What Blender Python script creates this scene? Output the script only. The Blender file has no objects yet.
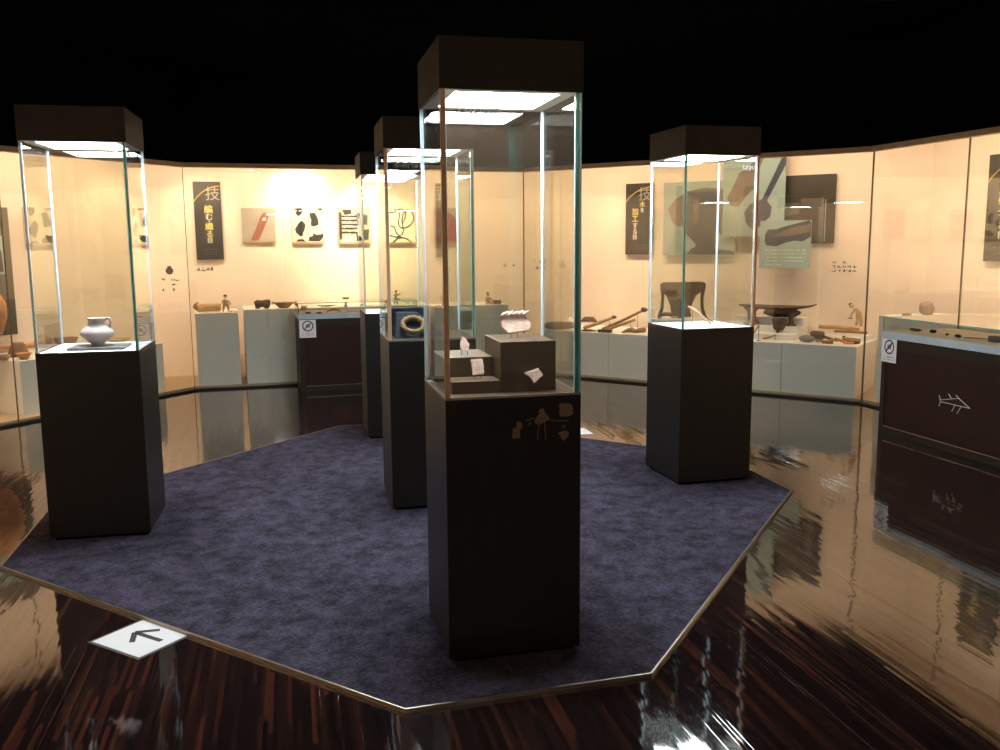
import bpy, bmesh, math, random
from mathutils import Vector, Matrix
random.seed(7)
S = bpy.context.scene
COL = S.collection
PI = math.pi

# ------------------------------------------------------------------ camera
F_PX, PITCH, ROLL, EYE = 910.9, 0.1455, -0.0080, 1.5
cam_d = bpy.data.cameras.new('camera'); cam = bpy.data.objects.new('camera', cam_d); COL.objects.link(cam)
cam_d.sensor_width = 36; cam_d.lens = 36 * F_PX / 1000; cam_d.clip_start = .05; cam_d.clip_end = 60
cam.location = (0, 0, EYE)
cam.rotation_euler = (Matrix.Rotation(PI / 2 - PITCH, 3, 'X') @ Matrix.Rotation(ROLL, 3, 'Z')).to_euler()
S.camera = cam
S.view_settings.view_transform = 'Standard'; S.view_settings.look = 'None'
S.view_settings.gamma = 1; S.view_settings.use_curve_mapping = False
S.view_settings.exposure = 0.0
S.cycles.transparent_max_bounces = 40
S.cycles.use_denoising = True
S.cycles.sample_clamp_indirect = 6

# ---- measuring helpers: where the sight line of a photograph point meets a real surface
def ray(x, y):
    r2 = (x - 500) / F_PX; u2 = -(y - 375) / F_PX
    cr, sr = math.cos(ROLL), math.sin(ROLL)
    r = r2 * cr - u2 * sr; u = r2 * sr + u2 * cr
    c, s = math.cos(PITCH), math.sin(PITCH)
    return Vector((r, c + u * s, -s + u * c))
def at(x, y, z=0.0):
    v = ray(x, y); t = (z - EYE) / v.z
    return v * t + Vector((0, 0, EYE))

# ------------------------------------------------------------------ materials
def new_mat(name):
    m = bpy.data.materials.new(name); m.use_nodes = True
    nt = m.node_tree; nt.nodes.clear()
    out = nt.nodes.new('ShaderNodeOutputMaterial')
    return m, nt, out
def pm(name, c, rough=.6, c2=None, scale=8, metal=0, bump=0, bscale=60, spec=.5, stretch=(1, 1, 1), coat=0):
    m, nt, out = new_mat(name); N = nt.nodes; L = nt.links
    b = N.new('ShaderNodeBsdfPrincipled'); L.new(b.outputs[0], out.inputs[0])
    b.inputs['Roughness'].default_value = rough; b.inputs['Metallic'].default_value = metal
    b.inputs['Specular IOR Level'].default_value = spec
    b.inputs['Coat Weight'].default_value = coat
    tc = N.new('ShaderNodeTexCoord'); mp = N.new('ShaderNodeMapping'); mp.inputs['Scale'].default_value = stretch
    L.new(tc.outputs['Object'], mp.inputs[0])
    if c2 is None: c2 = tuple(x * .88 for x in c)
    n = N.new('ShaderNodeTexNoise'); n.inputs['Scale'].default_value = scale; n.inputs['Detail'].default_value = 4
    L.new(mp.outputs[0], n.inputs['Vector'])
    r = N.new('ShaderNodeValToRGB'); r.color_ramp.elements[0].position = .35; r.color_ramp.elements[1].position = .65
    r.color_ramp.elements[0].color = (*c2, 1); r.color_ramp.elements[1].color = (*c, 1)
    L.new(n.outputs[0], r.inputs[0]); L.new(r.outputs[0], b.inputs['Base Color'])
    if bump:
        n2 = N.new('ShaderNodeTexNoise'); n2.inputs['Scale'].default_value = bscale; L.new(mp.outputs[0], n2.inputs['Vector'])
        bp = N.new('ShaderNodeBump'); bp.inputs['Strength'].default_value = bump; bp.inputs['Distance'].default_value = .004
        L.new(n2.outputs[0], bp.inputs['Height']); L.new(bp.outputs[0], b.inputs['Normal'])
    return m
def emit(name, c, s):
    m, nt, out = new_mat(name)
    e = nt.nodes.new('ShaderNodeEmission'); e.inputs[0].default_value = (*c, 1); e.inputs[1].default_value = s
    nt.links.new(e.outputs[0], out.inputs[0]); return m
def glass(name, tint=(.955, .965, .940), refl=1.0):
    m, nt, out = new_mat(name); N = nt.nodes; L = nt.links
    tr = N.new('ShaderNodeBsdfTransparent'); tr.inputs[0].default_value = (*tint, 1)
    gl = N.new('ShaderNodeBsdfGlossy'); gl.inputs['Roughness'].default_value = 0.0
    lw = N.new('ShaderNodeLayerWeight'); lw.inputs[0].default_value = .5
    p = N.new('ShaderNodeMath'); p.operation = 'POWER'; p.inputs[1].default_value = 5; L.new(lw.outputs['Facing'], p.inputs[0])
    a = N.new('ShaderNodeMath'); a.operation = 'MULTIPLY_ADD'; a.inputs[1].default_value = .95 * refl; a.inputs[2].default_value = .045 * refl
    L.new(p.outputs[0], a.inputs[0])
    mx = N.new('ShaderNodeMixShader'); L.new(a.outputs[0], mx.inputs[0]); L.new(tr.outputs[0], mx.inputs[1]); L.new(gl.outputs[0], mx.inputs[2])
    L.new(mx.outputs[0], out.inputs[0]); return m

def parquet():
    m, nt, out = new_mat('dark_strip_parquet'); N = nt.nodes; L = nt.links
    b = N.new('ShaderNodeBsdfPrincipled'); L.new(b.outputs[0], out.inputs[0])
    geo = N.new('ShaderNodeNewGeometry')
    rot = N.new('ShaderNodeVectorRotate'); rot.rotation_type = 'Z_AXIS'; rot.inputs['Angle'].default_value = -.226
    L.new(geo.outputs['Position'], rot.inputs['Vector'])
    sep = N.new('ShaderNodeSeparateXYZ'); L.new(rot.outputs[0], sep.inputs[0])
    def M(op, a, bb=None, c=None):
        n = N.new('ShaderNodeMath'); n.operation = op
        for k, v in enumerate((a, bb, c)):
            if v is None: continue
            if isinstance(v, (int, float)): n.inputs[k].default_value = v
            else: L.new(v, n.inputs[k])
        return n.outputs[0]
    xs = M('DIVIDE', sep.outputs[0], .015); xi = M('FLOOR', xs); xf = M('FRACT', xs)
    w1 = N.new('ShaderNodeTexWhiteNoise'); w1.noise_dimensions = '1D'; L.new(xi, w1.inputs['W'])
    ys = M('ADD', M('DIVIDE', sep.outputs[1], .42), M('MULTIPLY', w1.outputs['Value'], 5)); yi = M('FLOOR', ys); yf = M('FRACT', ys)
    cv = N.new('ShaderNodeCombineXYZ'); L.new(xi, cv.inputs[0]); L.new(yi, cv.inputs[1])
    wn = N.new('ShaderNodeTexWhiteNoise'); wn.noise_dimensions = '3D'; L.new(cv.outputs[0], wn.inputs['Vector'])
    rp = N.new('ShaderNodeValToRGB'); E = rp.color_ramp.elements
    E[0].position = 0; E[0].color = (.010, .005, .005, 1); E[1].position = 1; E[1].color = (.060, .018, .011, 1)
    for p_, c_ in ((.5, (.013, .007, .007, 1)), (.85, (.024, .010, .008, 1))):
        e = E.new(p_); e.color = c_
    L.new(wn.outputs['Value'], rp.inputs[0])
    # grain along the strip
    gm = N.new('ShaderNodeMapping'); gm.inputs['Scale'].default_value = (160, 6, 1); L.new(rot.outputs[0], gm.inputs[0])
    gn = N.new('ShaderNodeTexNoise'); gn.inputs['Scale'].default_value = 1; gn.inputs['Detail'].default_value = 3; L.new(gm.outputs[0], gn.inputs['Vector'])
    mix = N.new('ShaderNodeMix'); mix.data_type = 'RGBA'; mix.blend_type = 'MULTIPLY'; mix.inputs['Factor'].default_value = .6
    L.new(rp.outputs[0], mix.inputs[6]); L.new(gn.outputs[0], mix.inputs[7])
    sc_ = N.new('ShaderNodeVectorMath'); sc_.operation = 'SCALE'; sc_.inputs['Scale'].default_value = 1.7; L.new(mix.outputs[2], sc_.inputs[0])
    L.new(sc_.outputs[0], b.inputs['Base Color'])
    # each strip lies at a slightly different tilt; strip edges are eased
    tl = N.new('ShaderNodeVectorMath'); tl.operation = 'SUBTRACT'; L.new(wn.outputs['Color'], tl.inputs[0]); tl.inputs[1].default_value = (.5, .5, .5)
    tm = N.new('ShaderNodeVectorMath'); tm.operation = 'MULTIPLY'; L.new(tl.outputs[0], tm.inputs[0]); tm.inputs[1].default_value = (.014, .013, 0)
    edge = M('MULTIPLY', M('SUBTRACT', M('GREATER_THAN', xf, .95), M('LESS_THAN', xf, .05)), M('MULTIPLY', M('POWER', w1.outputs['Value'], 3), .16))
    ev = N.new('ShaderNodeCombineXYZ'); L.new(edge, ev.inputs[0])
    wv = N.new('ShaderNodeTexNoise'); wv.inputs['Scale'].default_value = 2.2; wv.inputs['Detail'].default_value = 2; L.new(rot.outputs[0], wv.inputs['Vector'])
    ws = N.new('ShaderNodeVectorMath'); ws.operation = 'SUBTRACT'; L.new(wv.outputs['Color'], ws.inputs[0]); ws.inputs[1].default_value = (.5, .5, .5)
    wm = N.new('ShaderNodeVectorMath'); wm.operation = 'MULTIPLY'; L.new(ws.outputs[0], wm.inputs[0]); wm.inputs[1].default_value = (.007, .007, 0)
    a1 = N.new('ShaderNodeVectorMath'); L.new(tm.outputs[0], a1.inputs[0]); L.new(ev.outputs[0], a1.inputs[1])
    a2 = N.new('ShaderNodeVectorMath'); L.new(a1.outputs[0], a2.inputs[0]); L.new(wm.outputs[0], a2.inputs[1])
    rb = N.new('ShaderNodeVectorRotate'); rb.rotation_type = 'Z_AXIS'; rb.inputs['Angle'].default_value = .226; L.new(a2.outputs[0], rb.inputs['Vector'])
    a3 = N.new('ShaderNodeVectorMath'); L.new(rb.outputs[0], a3.inputs[0]); L.new(geo.outputs['Normal'], a3.inputs[1])
    nz = N.new('ShaderNodeVectorMath'); nz.operation = 'NORMALIZE'; L.new(a3.outputs[0], nz.inputs[0])
    L.new(nz.outputs[0], b.inputs['Normal'])
    b.inputs['Roughness'].default_value = .045; b.inputs['IOR'].default_value = 1.75
    return m
def carpet_mat():
    m, nt, out = new_mat('mottled_violet_carpet'); N = nt.nodes; L = nt.links
    b = N.new('ShaderNodeBsdfPrincipled'); L.new(b.outputs[0], out.inputs[0]); b.inputs['Roughness'].default_value = .95
    b.inputs['Specular IOR Level'].default_value = .1
    tc = N.new('ShaderNodeTexCoord')
    n1 = N.new('ShaderNodeTexNoise'); n1.inputs['Scale'].default_value = 9; n1.inputs['Detail'].default_value = 10; n1.inputs['Roughness'].default_value = .8
    L.new(tc.outputs['Object'], n1.inputs['Vector'])
    r1 = N.new('ShaderNodeValToRGB'); e = r1.color_ramp.elements
    e[0].position = .40; e[0].color = (.023, .023, .030, 1); e[1].position = .58; e[1].color = (.072, .066, .102, 1)
    L.new(n1.outputs[0], r1.inputs[0])
    mp = N.new('ShaderNodeMapping'); mp.inputs['Rotation'].default_value = (0, 0, .226); mp.inputs['Scale'].default_value = (60, 190, 60); L.new(tc.outputs['Object'], mp.inputs[0])
    n2 = N.new('ShaderNodeTexNoise'); n2.inputs['Scale'].default_value = 1; n2.inputs['Detail'].default_value = 2; L.new(mp.outputs[0], n2.inputs['Vector'])
    r2 = N.new('ShaderNodeValToRGB'); e = r2.color_ramp.elements; e[0].position = .3; e[0].color = (.35, .35, .35, 1); e[1].position = .7; e[1].color = (1.5, 1.4, 1.5, 1)
    L.new(n2.outputs[0], r2.inputs[0])
    mx = N.new('ShaderNodeMix'); mx.data_type = 'RGBA'; mx.blend_type = 'MULTIPLY'; mx.inputs['Factor'].default_value = 1
    L.new(r1.outputs[0], mx.inputs[6]); L.new(r2.outputs[0], mx.inputs[7]); L.new(mx.outputs[2], b.inputs['Base Color'])
    bp = N.new('ShaderNodeBump'); bp.inputs['Distance'].default_value = .004; bp.inputs['Strength'].default_value = .6
    L.new(n2.outputs[0], bp.inputs['Height']); L.new(bp.outputs[0], b.inputs['Normal'])
    return m

M_ = dict(
    wall=pm('cream_wall_paint', (.84, .71, .60), .85, (.82, .69, .58), 3),
    casefloor=pm('tan_case_floor', (.45, .33, .21), .6, scale=20),
    black=pm('matt_black_paint', (.0035, .0035, .0035), .9, spec=0),
    darkwall=pm('dim_brown_wall', (.10, .085, .075), .9, spec=.1),
    frontwall=pm('tan_entrance_wall', (.42, .34, .28), .9, spec=.1),
    sill=pm('dark_metal_sill', (.03, .028, .026), .35, metal=.4),
    joint=pm('brown_pane_joint', (.10, .07, .045), .5),
    trim=pm('brown_fascia_trim', (.55, .41, .28), .5),
    plinth=pm('pale_plinth_laminate', (.80, .80, .76), .4, (.78, .78, .74), 2),
    pedestal=pm('espresso_laminate', (.012, .010, .009), .36, (.009, .008, .007), 30, spec=.35, stretch=(1, 1, .2)),
    hood=pm('espresso_hood', (.042, .034, .027), .6, (.036, .029, .023), 20, spec=.25),
    hoodframe=pm('taupe_hood_frame', (.34, .29, .22), .5),
    deck_white=pm('white_deck', (.88, .88, .90), .6),
    deck_dark=pm('dark_deck', (.02, .018, .016), .3),
    deck_brown=pm('brown_deck', (.060, .034, .018), .4),
    step=pm('brown_step_box', (.075, .041, .019), .45, (.065, .036, .017), 10),
    steel=pm('brushed_edge_steel', (.42, .38, .31), .35, metal=1),
    silver=pm('silver_edge', (.55, .58, .6), .3, metal=1),
    edge=pm('teal_glass_edge', (.01, .55, .48), .2, (.01, .42, .37), 4),
    edge_l=pm('pale_glass_edge', (.60, .72, .80), .15, (.5, .65, .74), 4),
    edge_reflection=pm('brown_edge_reflection', (.75, .46, .28), .5, (.66, .40, .24), 10),  # warm reflection in the glass edges, put into the colour
    maroon=pm('maroon_panel', (.026, .008, .008), .5, (.022, .007, .007), 20, spec=.25),
    darkframe=pm('dark_brown_frame', (.026, .017, .012), .5, (.021, .014, .010), 20, spec=.25),
    band=pm('pale_blue_band', (.50, .60, .68), .4),
    bed=pm('cream_display_bed', (.80, .70, .55), .8),
    paper=pm('white_paper', (.85, .85, .88), .6, (.83, .83, .86)),
    ink=pm('black_ink', (.012, .012, .014), .5),
    banner=pm('charcoal_banner', (.050, .044, .036), .4, (.030, .027, .024), 3),
    gold=pm('gold_print', (.80, .55, .12), .5),
    yellow=pm('yellow_print', (.90, .78, .22), .5),
    white=pm('white_print', (.85, .83, .75), .5),
    greyprint=pm('grey_print', (.30, .27, .21), .5),
    canvas=pm('cream_canvas', (.80, .72, .56), .7),
    canvas_tan=pm('tan_canvas', (.42, .33, .24), .7),
    canvas_grey=pm('grey_canvas', (.42, .37, .30), .7),
    canvas_edge=pm('ochre_canvas_edge', (.45, .30, .15), .7),
    blotch=pm('slate_blotches', (.040, .037, .040), .8, (.026, .024, .026), 40, spec=.15),
    red=pm('red_lacquer_print', (.36, .13, .085), .5, (.27, .09, .06), 6),
    redboard=pm('dull_red_print', (.36, .07, .06), .6, (.28, .06, .05), 6),
    boardgreen=pm('pale_sage_print', (.30, .40, .38), .5, (.27, .36, .34), 3),
    boardpink=pm('mauve_brown_print', (.17, .115, .10), .5, (.14, .10, .085), 5),
    boardnavy=pm('slate_navy_print', (.04, .05, .075), .5),
    boarddark=pm('dark_brown_print', (.055, .045, .035), .5, (.04, .033, .026), 4),
    boardmid=pm('mid_brown_print', (.13, .11, .085), .5),
    wood=pm('aged_wood', (.38, .22, .11), .7, (.24, .13, .06), 14, bump=.3, stretch=(1, 4, 4)),
    wood_l=pm('pale_aged_wood', (.52, .34, .17), .7, (.38, .23, .10), 12, bump=.3, stretch=(1, 4, 4)),
    wood_d=pm('dark_aged_wood', (.12, .075, .05), .7, (.07, .042, .03), 16, bump=.4),
    wood_b=pm('blackened_wood', (.03, .022, .02), .6, (.02, .015, .013), 16, bump=.3),
    stone=pm('grey_green_stone', (.26, .26, .21), .75, (.18, .18, .15), 20, bump=.5),
    stone_l=pm('tan_stone', (.42, .31, .22), .8, (.30, .21, .15), 18, bump=.6),
    clay=pm('orange_clay', (.55, .27, .11), .8, (.42, .19, .08), 12, bump=.3),
    clay_d=pm('brown_clay', (.27, .16, .10), .8, (.18, .10, .06), 16, bump=.4),
    shard=pm('pale_pink_earthenware', (.84, .62, .52), .8, (.62, .42, .33), 45, bump=.9, bscale=160),
    potclay=pm('pale_lilac_earthenware', (.52, .46, .46), .65, (.36, .30, .30), 10, bump=.25),
    slate=pm('grey_slab', (.13, .13, .14), .5),
    stand_blue=pm('dark_slate_cloth', (.016, .020, .027), .9, (.012, .015, .020), 50, spec=.1),
    fibre=pm('tan_twined_fibre', (.19, .11, .033), .8, (.075, .04, .012), 70, bump=.8, bscale=120),
    straw=pm('straw_figure', (.62, .46, .27), .8, (.45, .30, .16), 40, bump=.4),
    hair=pm('dark_fibre_hair', (.04, .03, .025), .9),
    wire=pm('dark_wire', (.05, .045, .04), .4, metal=.6),
    carpet=carpet_mat(), parquet=parquet(),
    glass=glass('case_glass'), wglass=glass('showcase_glass', (.972, .982, .965), 1.6),
    lamp=emit('cool_light_panel', (.88, .94, 1.0), 92),
    spotlens=emit('ceiling_spot_lens', (1, .95, .85), 25),
    clearfilm=pm('grey_laminate_film', (.16, .15, .15), .15),
    decal=pm('faint_brown_decal', (.26, .18, .11), .5, (.17, .12, .07), 90),
    etched=pm('white_marks', (.75, .78, .82), .5),
    bone=pm('tan_bone', (.50, .30, .19), .5, (.36, .20, .12), 20),
)

# ------------------------------------------------------------------ mesh builder
class MB:
    def __init__(s): s.v = []; s.f = []; s.m = []
    def add(s, vs, fs, mi=0, T=None):
        o = len(s.v)
        s.v += [tuple(T @ Vector(v)) if T is not None else tuple(v) for v in vs]
        s.f += [tuple(i + o for i in f) for f in fs]; s.m += [mi] * len(fs)
        return s
    def box(s, c, d, mi=0, rz=0, T=None):
        x, y, z = (k / 2 for k in d)
        R = Matrix.Translation(c) @ Matrix.Rotation(rz, 4, 'Z')
        if T is not None: R = T @ R
        vs = [(i * x, j * y, k * z) for k in (-1, 1) for j in (-1, 1) for i in (-1, 1)]
        return s.add(vs, [(0, 2, 3, 1), (4, 5, 7, 6), (0, 1, 5, 4), (2, 6, 7, 3), (0, 4, 6, 2), (1, 3, 7, 5)], mi, R)
    def b(s, x0, x1, y0, y1, z0, z1, mi=0):
        return s.box(((x0 + x1) / 2, (y0 + y1) / 2, (z0 + z1) / 2), (abs(x1 - x0), abs(y1 - y0), abs(z1 - z0)), mi)
    def prism(s, pts, z0, z1, mi=0, T=None):          # polygon in x,y extruded in z
        n = len(pts)
        vs = [(x, y, z0) for x, y in pts] + [(x, y, z1) for x, y in pts]
        fs = [tuple(range(n))[::-1], tuple(range(n, 2 * n))] + [(i, (i + 1) % n, n + (i + 1) % n, n + i) for i in range(n)]
        return s.add(vs, fs, mi, T)
    def vprism(s, pts, y0, y1, mi=0, T=None):         # polygon in x,z extruded in y
        n = len(pts)
        vs = [(x, y0, z) for x, z in pts] + [(x, y1, z) for x, z in pts]
        fs = [tuple(range(n)), tuple(range(n, 2 * n))[::-1]] + [(i, n + i, n + (i + 1) % n, (i + 1) % n) for i in range(n)]
        return s.add(vs, fs, mi, T)
    def tube(s, path, r, seg=8, mi=0, T=None, closed=False, sq=1.0):
        P = [Vector(p) for p in path]; n = len(P)
        R = r if isinstance(r, (list, tuple)) else [r] * n
        vs = []; prev = None
        for i, p in enumerate(P):
            t = (P[(i + 1) % n] - P[i - 1]) if closed else (P[min(i + 1, n - 1)] - P[max(i - 1, 0)])
            t.normalize()
            up = Vector((0, 0, 1)) if abs(t.z) < .9 else Vector((0, 1, 0))
            a = t.cross(up).normalized() if prev is None else (prev - t * prev.dot(t)).normalized()
            prev = a; bb = t.cross(a)
            for k in range(seg):
                q = 2 * PI * k / seg
                vs.append(p + a * math.cos(q) * R[i] + bb * math.sin(q) * R[i] * sq)
        fs = []
        for i in range(n if closed else n - 1):
            j = (i + 1) % n
            for k in range(seg):
                l = (k + 1) % seg
                fs.append((i * seg + k, i * seg + l, j * seg + l, j * seg + k))
        if not closed:
            fs.append(tuple(range(seg))[::-1]); fs.append(tuple(range((n - 1) * seg, n * seg)))
        return s.add(vs, fs, mi, T)
    def lathe(s, prof, seg=28, mi=0, T=None, sy=1.0):
        vs = []; n = len(prof)
        for r, z in prof:
            for k in range(seg):
                q = 2 * PI * k / seg; vs.append((r * math.cos(q), r * math.sin(q) * sy, z))
        fs = []
        for i in range(n - 1):
            for k in range(seg):
                l = (k + 1) % seg
                fs.append((i * seg + k, i * seg + l, (i + 1) * seg + l, (i + 1) * seg + k))
        fs.append(tuple(range(seg))[::-1]); fs.append(tuple(range((n - 1) * seg, n * seg)))
        return s.add(vs, fs, mi, T)
    def blob(s, c, r, seed=0, amp=.12, sub=3, mi=0, T=None):
        bm = bmesh.new(); bmesh.ops.create_icosphere(bm, subdivisions=sub, radius=1)
        rnd = random.Random(seed); ph = [rnd.uniform(0, 6) for _ in range(6)]
        vs = []
        for v in bm.verts:
            p = v.co
            k = 1 + amp * (math.sin(3 * p.x + ph[0]) * math.sin(3.3 * p.y + ph[1]) + .6 * math.sin(6 * p.z + ph[2]) * math.sin(5 * p.x + ph[3]) + .3 * math.sin(11 * p.y + ph[4]))
            vs.append((c[0] + p.x * r[0] * k, c[1] + p.y * r[1] * k, c[2] + p.z * r[2] * k))
        fs = [tuple(v.index for v in f.verts) for f in bm.faces]; bm.free()
        return s.add(vs, fs, mi, T)
    def text(s, body, size, x, y, z, mi=0, depth=.0008):
        c = bpy.data.curves.new('t', 'FONT'); c.body = body; c.size = size; c.align_x = 'CENTER'; c.align_y = 'CENTER'; c.extrude = depth; c.resolution_u = 3
        c.offset = size * .006 if size < .12 else 0
        o = bpy.data.objects.new('t', c); COL.objects.link(o)
        dg = bpy.context.evaluated_depsgraph_get(); me = bpy.data.meshes.new_from_object(o.evaluated_get(dg))
        T = Matrix.Translation((x, y, z)) @ Matrix.Rotation(PI / 2, 4, 'X')
        s.add([v.co[:] for v in me.vertices], [tuple(p.vertices) for p in me.polygons], mi, T)
        bpy.data.objects.remove(o); bpy.data.meshes.remove(me); bpy.data.curves.remove(c)
        return s
    def build(s, name, mats, parent=None, loc=None, rz=None, smooth=False, bevel=0, fixn=True):
        me = bpy.data.meshes.new(name); me.from_pydata(s.v, [], s.f)
        for m in (mats if isinstance(mats, (list, tuple)) else [mats]): me.materials.append(m)
        for p, mi in zip(me.polygons, s.m): p.material_index = mi
        if fixn:
            bm = bmesh.new(); bm.from_mesh(me); bmesh.ops.recalc_face_normals(bm, faces=bm.faces); bm.to_mesh(me); bm.free()
        if smooth:
            for p in me.polygons: p.use_smooth = True
        me.update()
        o = bpy.data.objects.new(name, me); COL.objects.link(o)
        if parent: o.parent = parent
        if loc is not None: o.location = loc
        if rz is not None: o.rotation_euler = (0, 0, rz)
        if bevel:
            bv = o.modifiers.new('bevel', 'BEVEL'); bv.width = bevel; bv.segments = 2; bv.limit_method = 'ANGLE'
        return o
def tag(o, label, cat, group=None):
    o['label'] = label; o['category'] = cat
    if group: o['group'] = group
    return o
def thing(name, label, cat, loc, rz=0, group=None):
    o = bpy.data.objects.new(name, None); COL.objects.link(o); o.location = loc; o.rotation_euler = (0, 0, rz); o.empty_display_size = .05
    return tag(o, label, cat, group)
def structure(o): o['kind'] = 'structure'; return o
def strokes(mb, x0, x1, z0, z1, y, n, seed, th=.0012, mi=0, dens=.8):
    """a line of small unreadable print marks"""
    r = random.Random(seed); h = z1 - z0
    for k in range(n):
        if r.random() > dens: continue
        cx = x0 + (x1 - x0) * (k + .5) / n; w = (x1 - x0) / n
        for _ in range(3):
            if r.random() < .5: mb.box((cx + r.uniform(-.2, .2) * w, y, z0 + h * r.uniform(.15, .85)), (w * r.uniform(.4, .8), th, h * .16), mi)
            else: mb.box((cx + r.uniform(-.3, .3) * w, y, z0 + h * .5), (w * .16, th, h * r.uniform(.5, .95)), mi)

# ------------------------------------------------------------------ room plan (glass line of the wall showcase)
G = [Vector(g) for g in ((-4.10, 2.10), (-5.16, 5.55), (-3.16, 9.31), (0.28, 10.35), (3.32, 8.24), (4.35, 4.38), (2.75, 1.60))]
G = [Vector((-1.75, .85))] + G           # seg 0,1 left of the frame; 2..5 in view; 6 right of the frame
DEP, ZT, ZC = .9, 2.26, 3.2
def seg(i):
    i += 2                                # seg(0) is the left one in view
    d = (G[i + 1] - G[i]); L = d.length; d = d / L; n = Vector((-d.y, d.x))
    return G[i], d, n, L
def ang(i): _, d, _, _ = seg(i); return math.atan2(d.y, d.x)
def W(i, u, w, z=0):
    g, d, n, L = seg(i); p = g + d * u + n * w
    return Vector((p.x, p.y, z))
def uz(i, w, px, py):                     # sight line of (px,py) on the vertical plane w behind glass segment i
    g, d, n, L = seg(i); a = g + n * w; v = ray(px, py)
    t = (n.x * a.x + n.y * a.y) / (n.x * v.x + n.y * v.y)
    P = v * t + Vector((0, 0, EYE)); q = Vector((P.x, P.y)) - g
    return q.dot(d), P.z
def uw(i, px, py, z):                     # sight line on a horizontal surface, in segment coordinates
    P = at(px, py, z); g, d, n, L = seg(i); q = Vector((P.x, P.y)) - g
    return q.dot(d), q.dot(n)
def on(i, px, py, z):                     # world point standing on a surface of height z
    return at(px, py, z)
def corner(k, w):                         # vertex k of the plan pushed outward by w
    def line(j):
        d = (G[j + 1] - G[j]).normalized(); n = Vector((-d.y, d.x)); return G[j] + n * w, d
    if k == 0: p, d = line(0); return p
    if k == len(G) - 1: p, d = line(k - 1); return G[k] + Vector((-d.y, d.x)) * w
    p, d = line(k - 1); q, e = line(k)
    den = d.x * e.y - d.y * e.x; t = ((q.x - p.x) * e.y - (q.y - p.y) * e.x) / den
    return p + d * t

def quadbox(name, a, b, c, d, z0, z1, mat, bevel=0):
    mb = MB(); mb.prism([a[:], b[:], c[:], d[:]], z0, z1); return structure(mb.build(name, mat, bevel=bevel))
names = ['wall_left_rear', 'wall_left_side', 'wall_left', 'wall_back_left', 'wall_back_right', 'wall_right', 'wall_right_side']
for k in range(7):
    n = names[k].replace('wall_', '')
    quadbox('wall_' + n, corner(k, DEP), corner(k + 1, DEP), corner(k + 1, DEP + .12), corner(k, DEP + .12), 0, ZC, M_['wall'])
    quadbox('wall_' + n + '_fascia', corner(k, -.02), corner(k + 1, -.02), corner(k + 1, .03), corner(k, .03), ZT + .045, ZC, M_['black'])
    quadbox('trim_%d' % (k + 1), corner(k, -.03), corner(k + 1, -.03), corner(k + 1, .035), corner(k, .035), ZT, ZT + .045, M_['trim'])
    quadbox('trim_%d' % (k + 11), corner(k, -.03), corner(k + 1, -.03), corner(k + 1, .03), corner(k, .03), 0, .018, M_['sill'], .003)
    quadbox('floor_case_%d' % (k + 1), corner(k, .03), corner(k + 1, .03), corner(k + 1, DEP), corner(k, DEP), 0, .035, M_['casefloor'])
    quadbox('ceiling_case_%d' % (k + 1), corner(k, .03), corner(k + 1, .03), corner(k + 1, DEP), corner(k, DEP), 2.62, 2.66, M_['wall'])
# end caps of the showcase ring
for k in (0, 7):
    a, b_ = corner(k, -.02), corner(k, DEP + .12); d = (G[1] - G[0]).normalized() if k == 0 else (G[7] - G[6]).normalized()
    s_ = -1 if k == 0 else 1
    quadbox('wall_end_%s' % ('left' if k == 0 else 'right'), a, b_, b_ + d * .1 * s_, a + d * .1 * s_, 0, ZC, M_['darkwall'])
# glass panes of the wall showcase
wn = 0
joints = {0: [2.30], 1: [1.8], 2: [], 3: [uz(3, 0, 966.5, 200)[0]], -1: [1.8], -2: [], 4: []}
for i in range(-2, 5):
    g, d, n, L = seg(i); us = [0] + joints[i] + [L]
    for a, b_ in zip(us[:-1], us[1:]):
        wn += 1
        mb = MB(); mb.b(a + .004, b_ - .004, -.005, .005, .018, ZT)
        structure(mb.build('window_%d' % wn, M_['wglass'], loc=W(i, 0, 0), rz=ang(i)))
    for j_, a in enumerate(us[:-1]):
        if i == -2 and j_ == 0: continue
        mb = MB()
        w_ = .006 if a == 0 else .004
        if i == 1 and j_ == 1: continue
        mb.b(a - w_ / 2, a + w_ / 2, -.008, .008, .018, ZT)
        structure(mb.build('trim_%d' % (30 + wn * 2 + j_), M_['joint'], loc=W(i, 0, 0), rz=ang(i)))
# floor, ceiling, outer walls behind the viewer
mb = MB(); mb.b(-7.5, 7.5, -3.5, 13, -.1, 0); structure(mb.build('floor', M_['parquet']))
mb = MB(); mb.b(-7.5, 7.5, -3.5, 13, ZC, ZC + .1); structure(mb.build('ceiling', M_['black']))
mb = MB(); mb.b(-7.5, 7.5, -3.6, -3.5, 0, ZC); structure(mb.build('wall_front', M_['frontwall']))
for s_, nm in ((-1, 'wall_far_left'), (1, 'wall_far_right')):
    mb = MB(); mb.b(s_ * 7.5, s_ * 7.6, -3.6, 13, 0, ZC); structure(mb.build(nm, M_['darkwall']))

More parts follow.
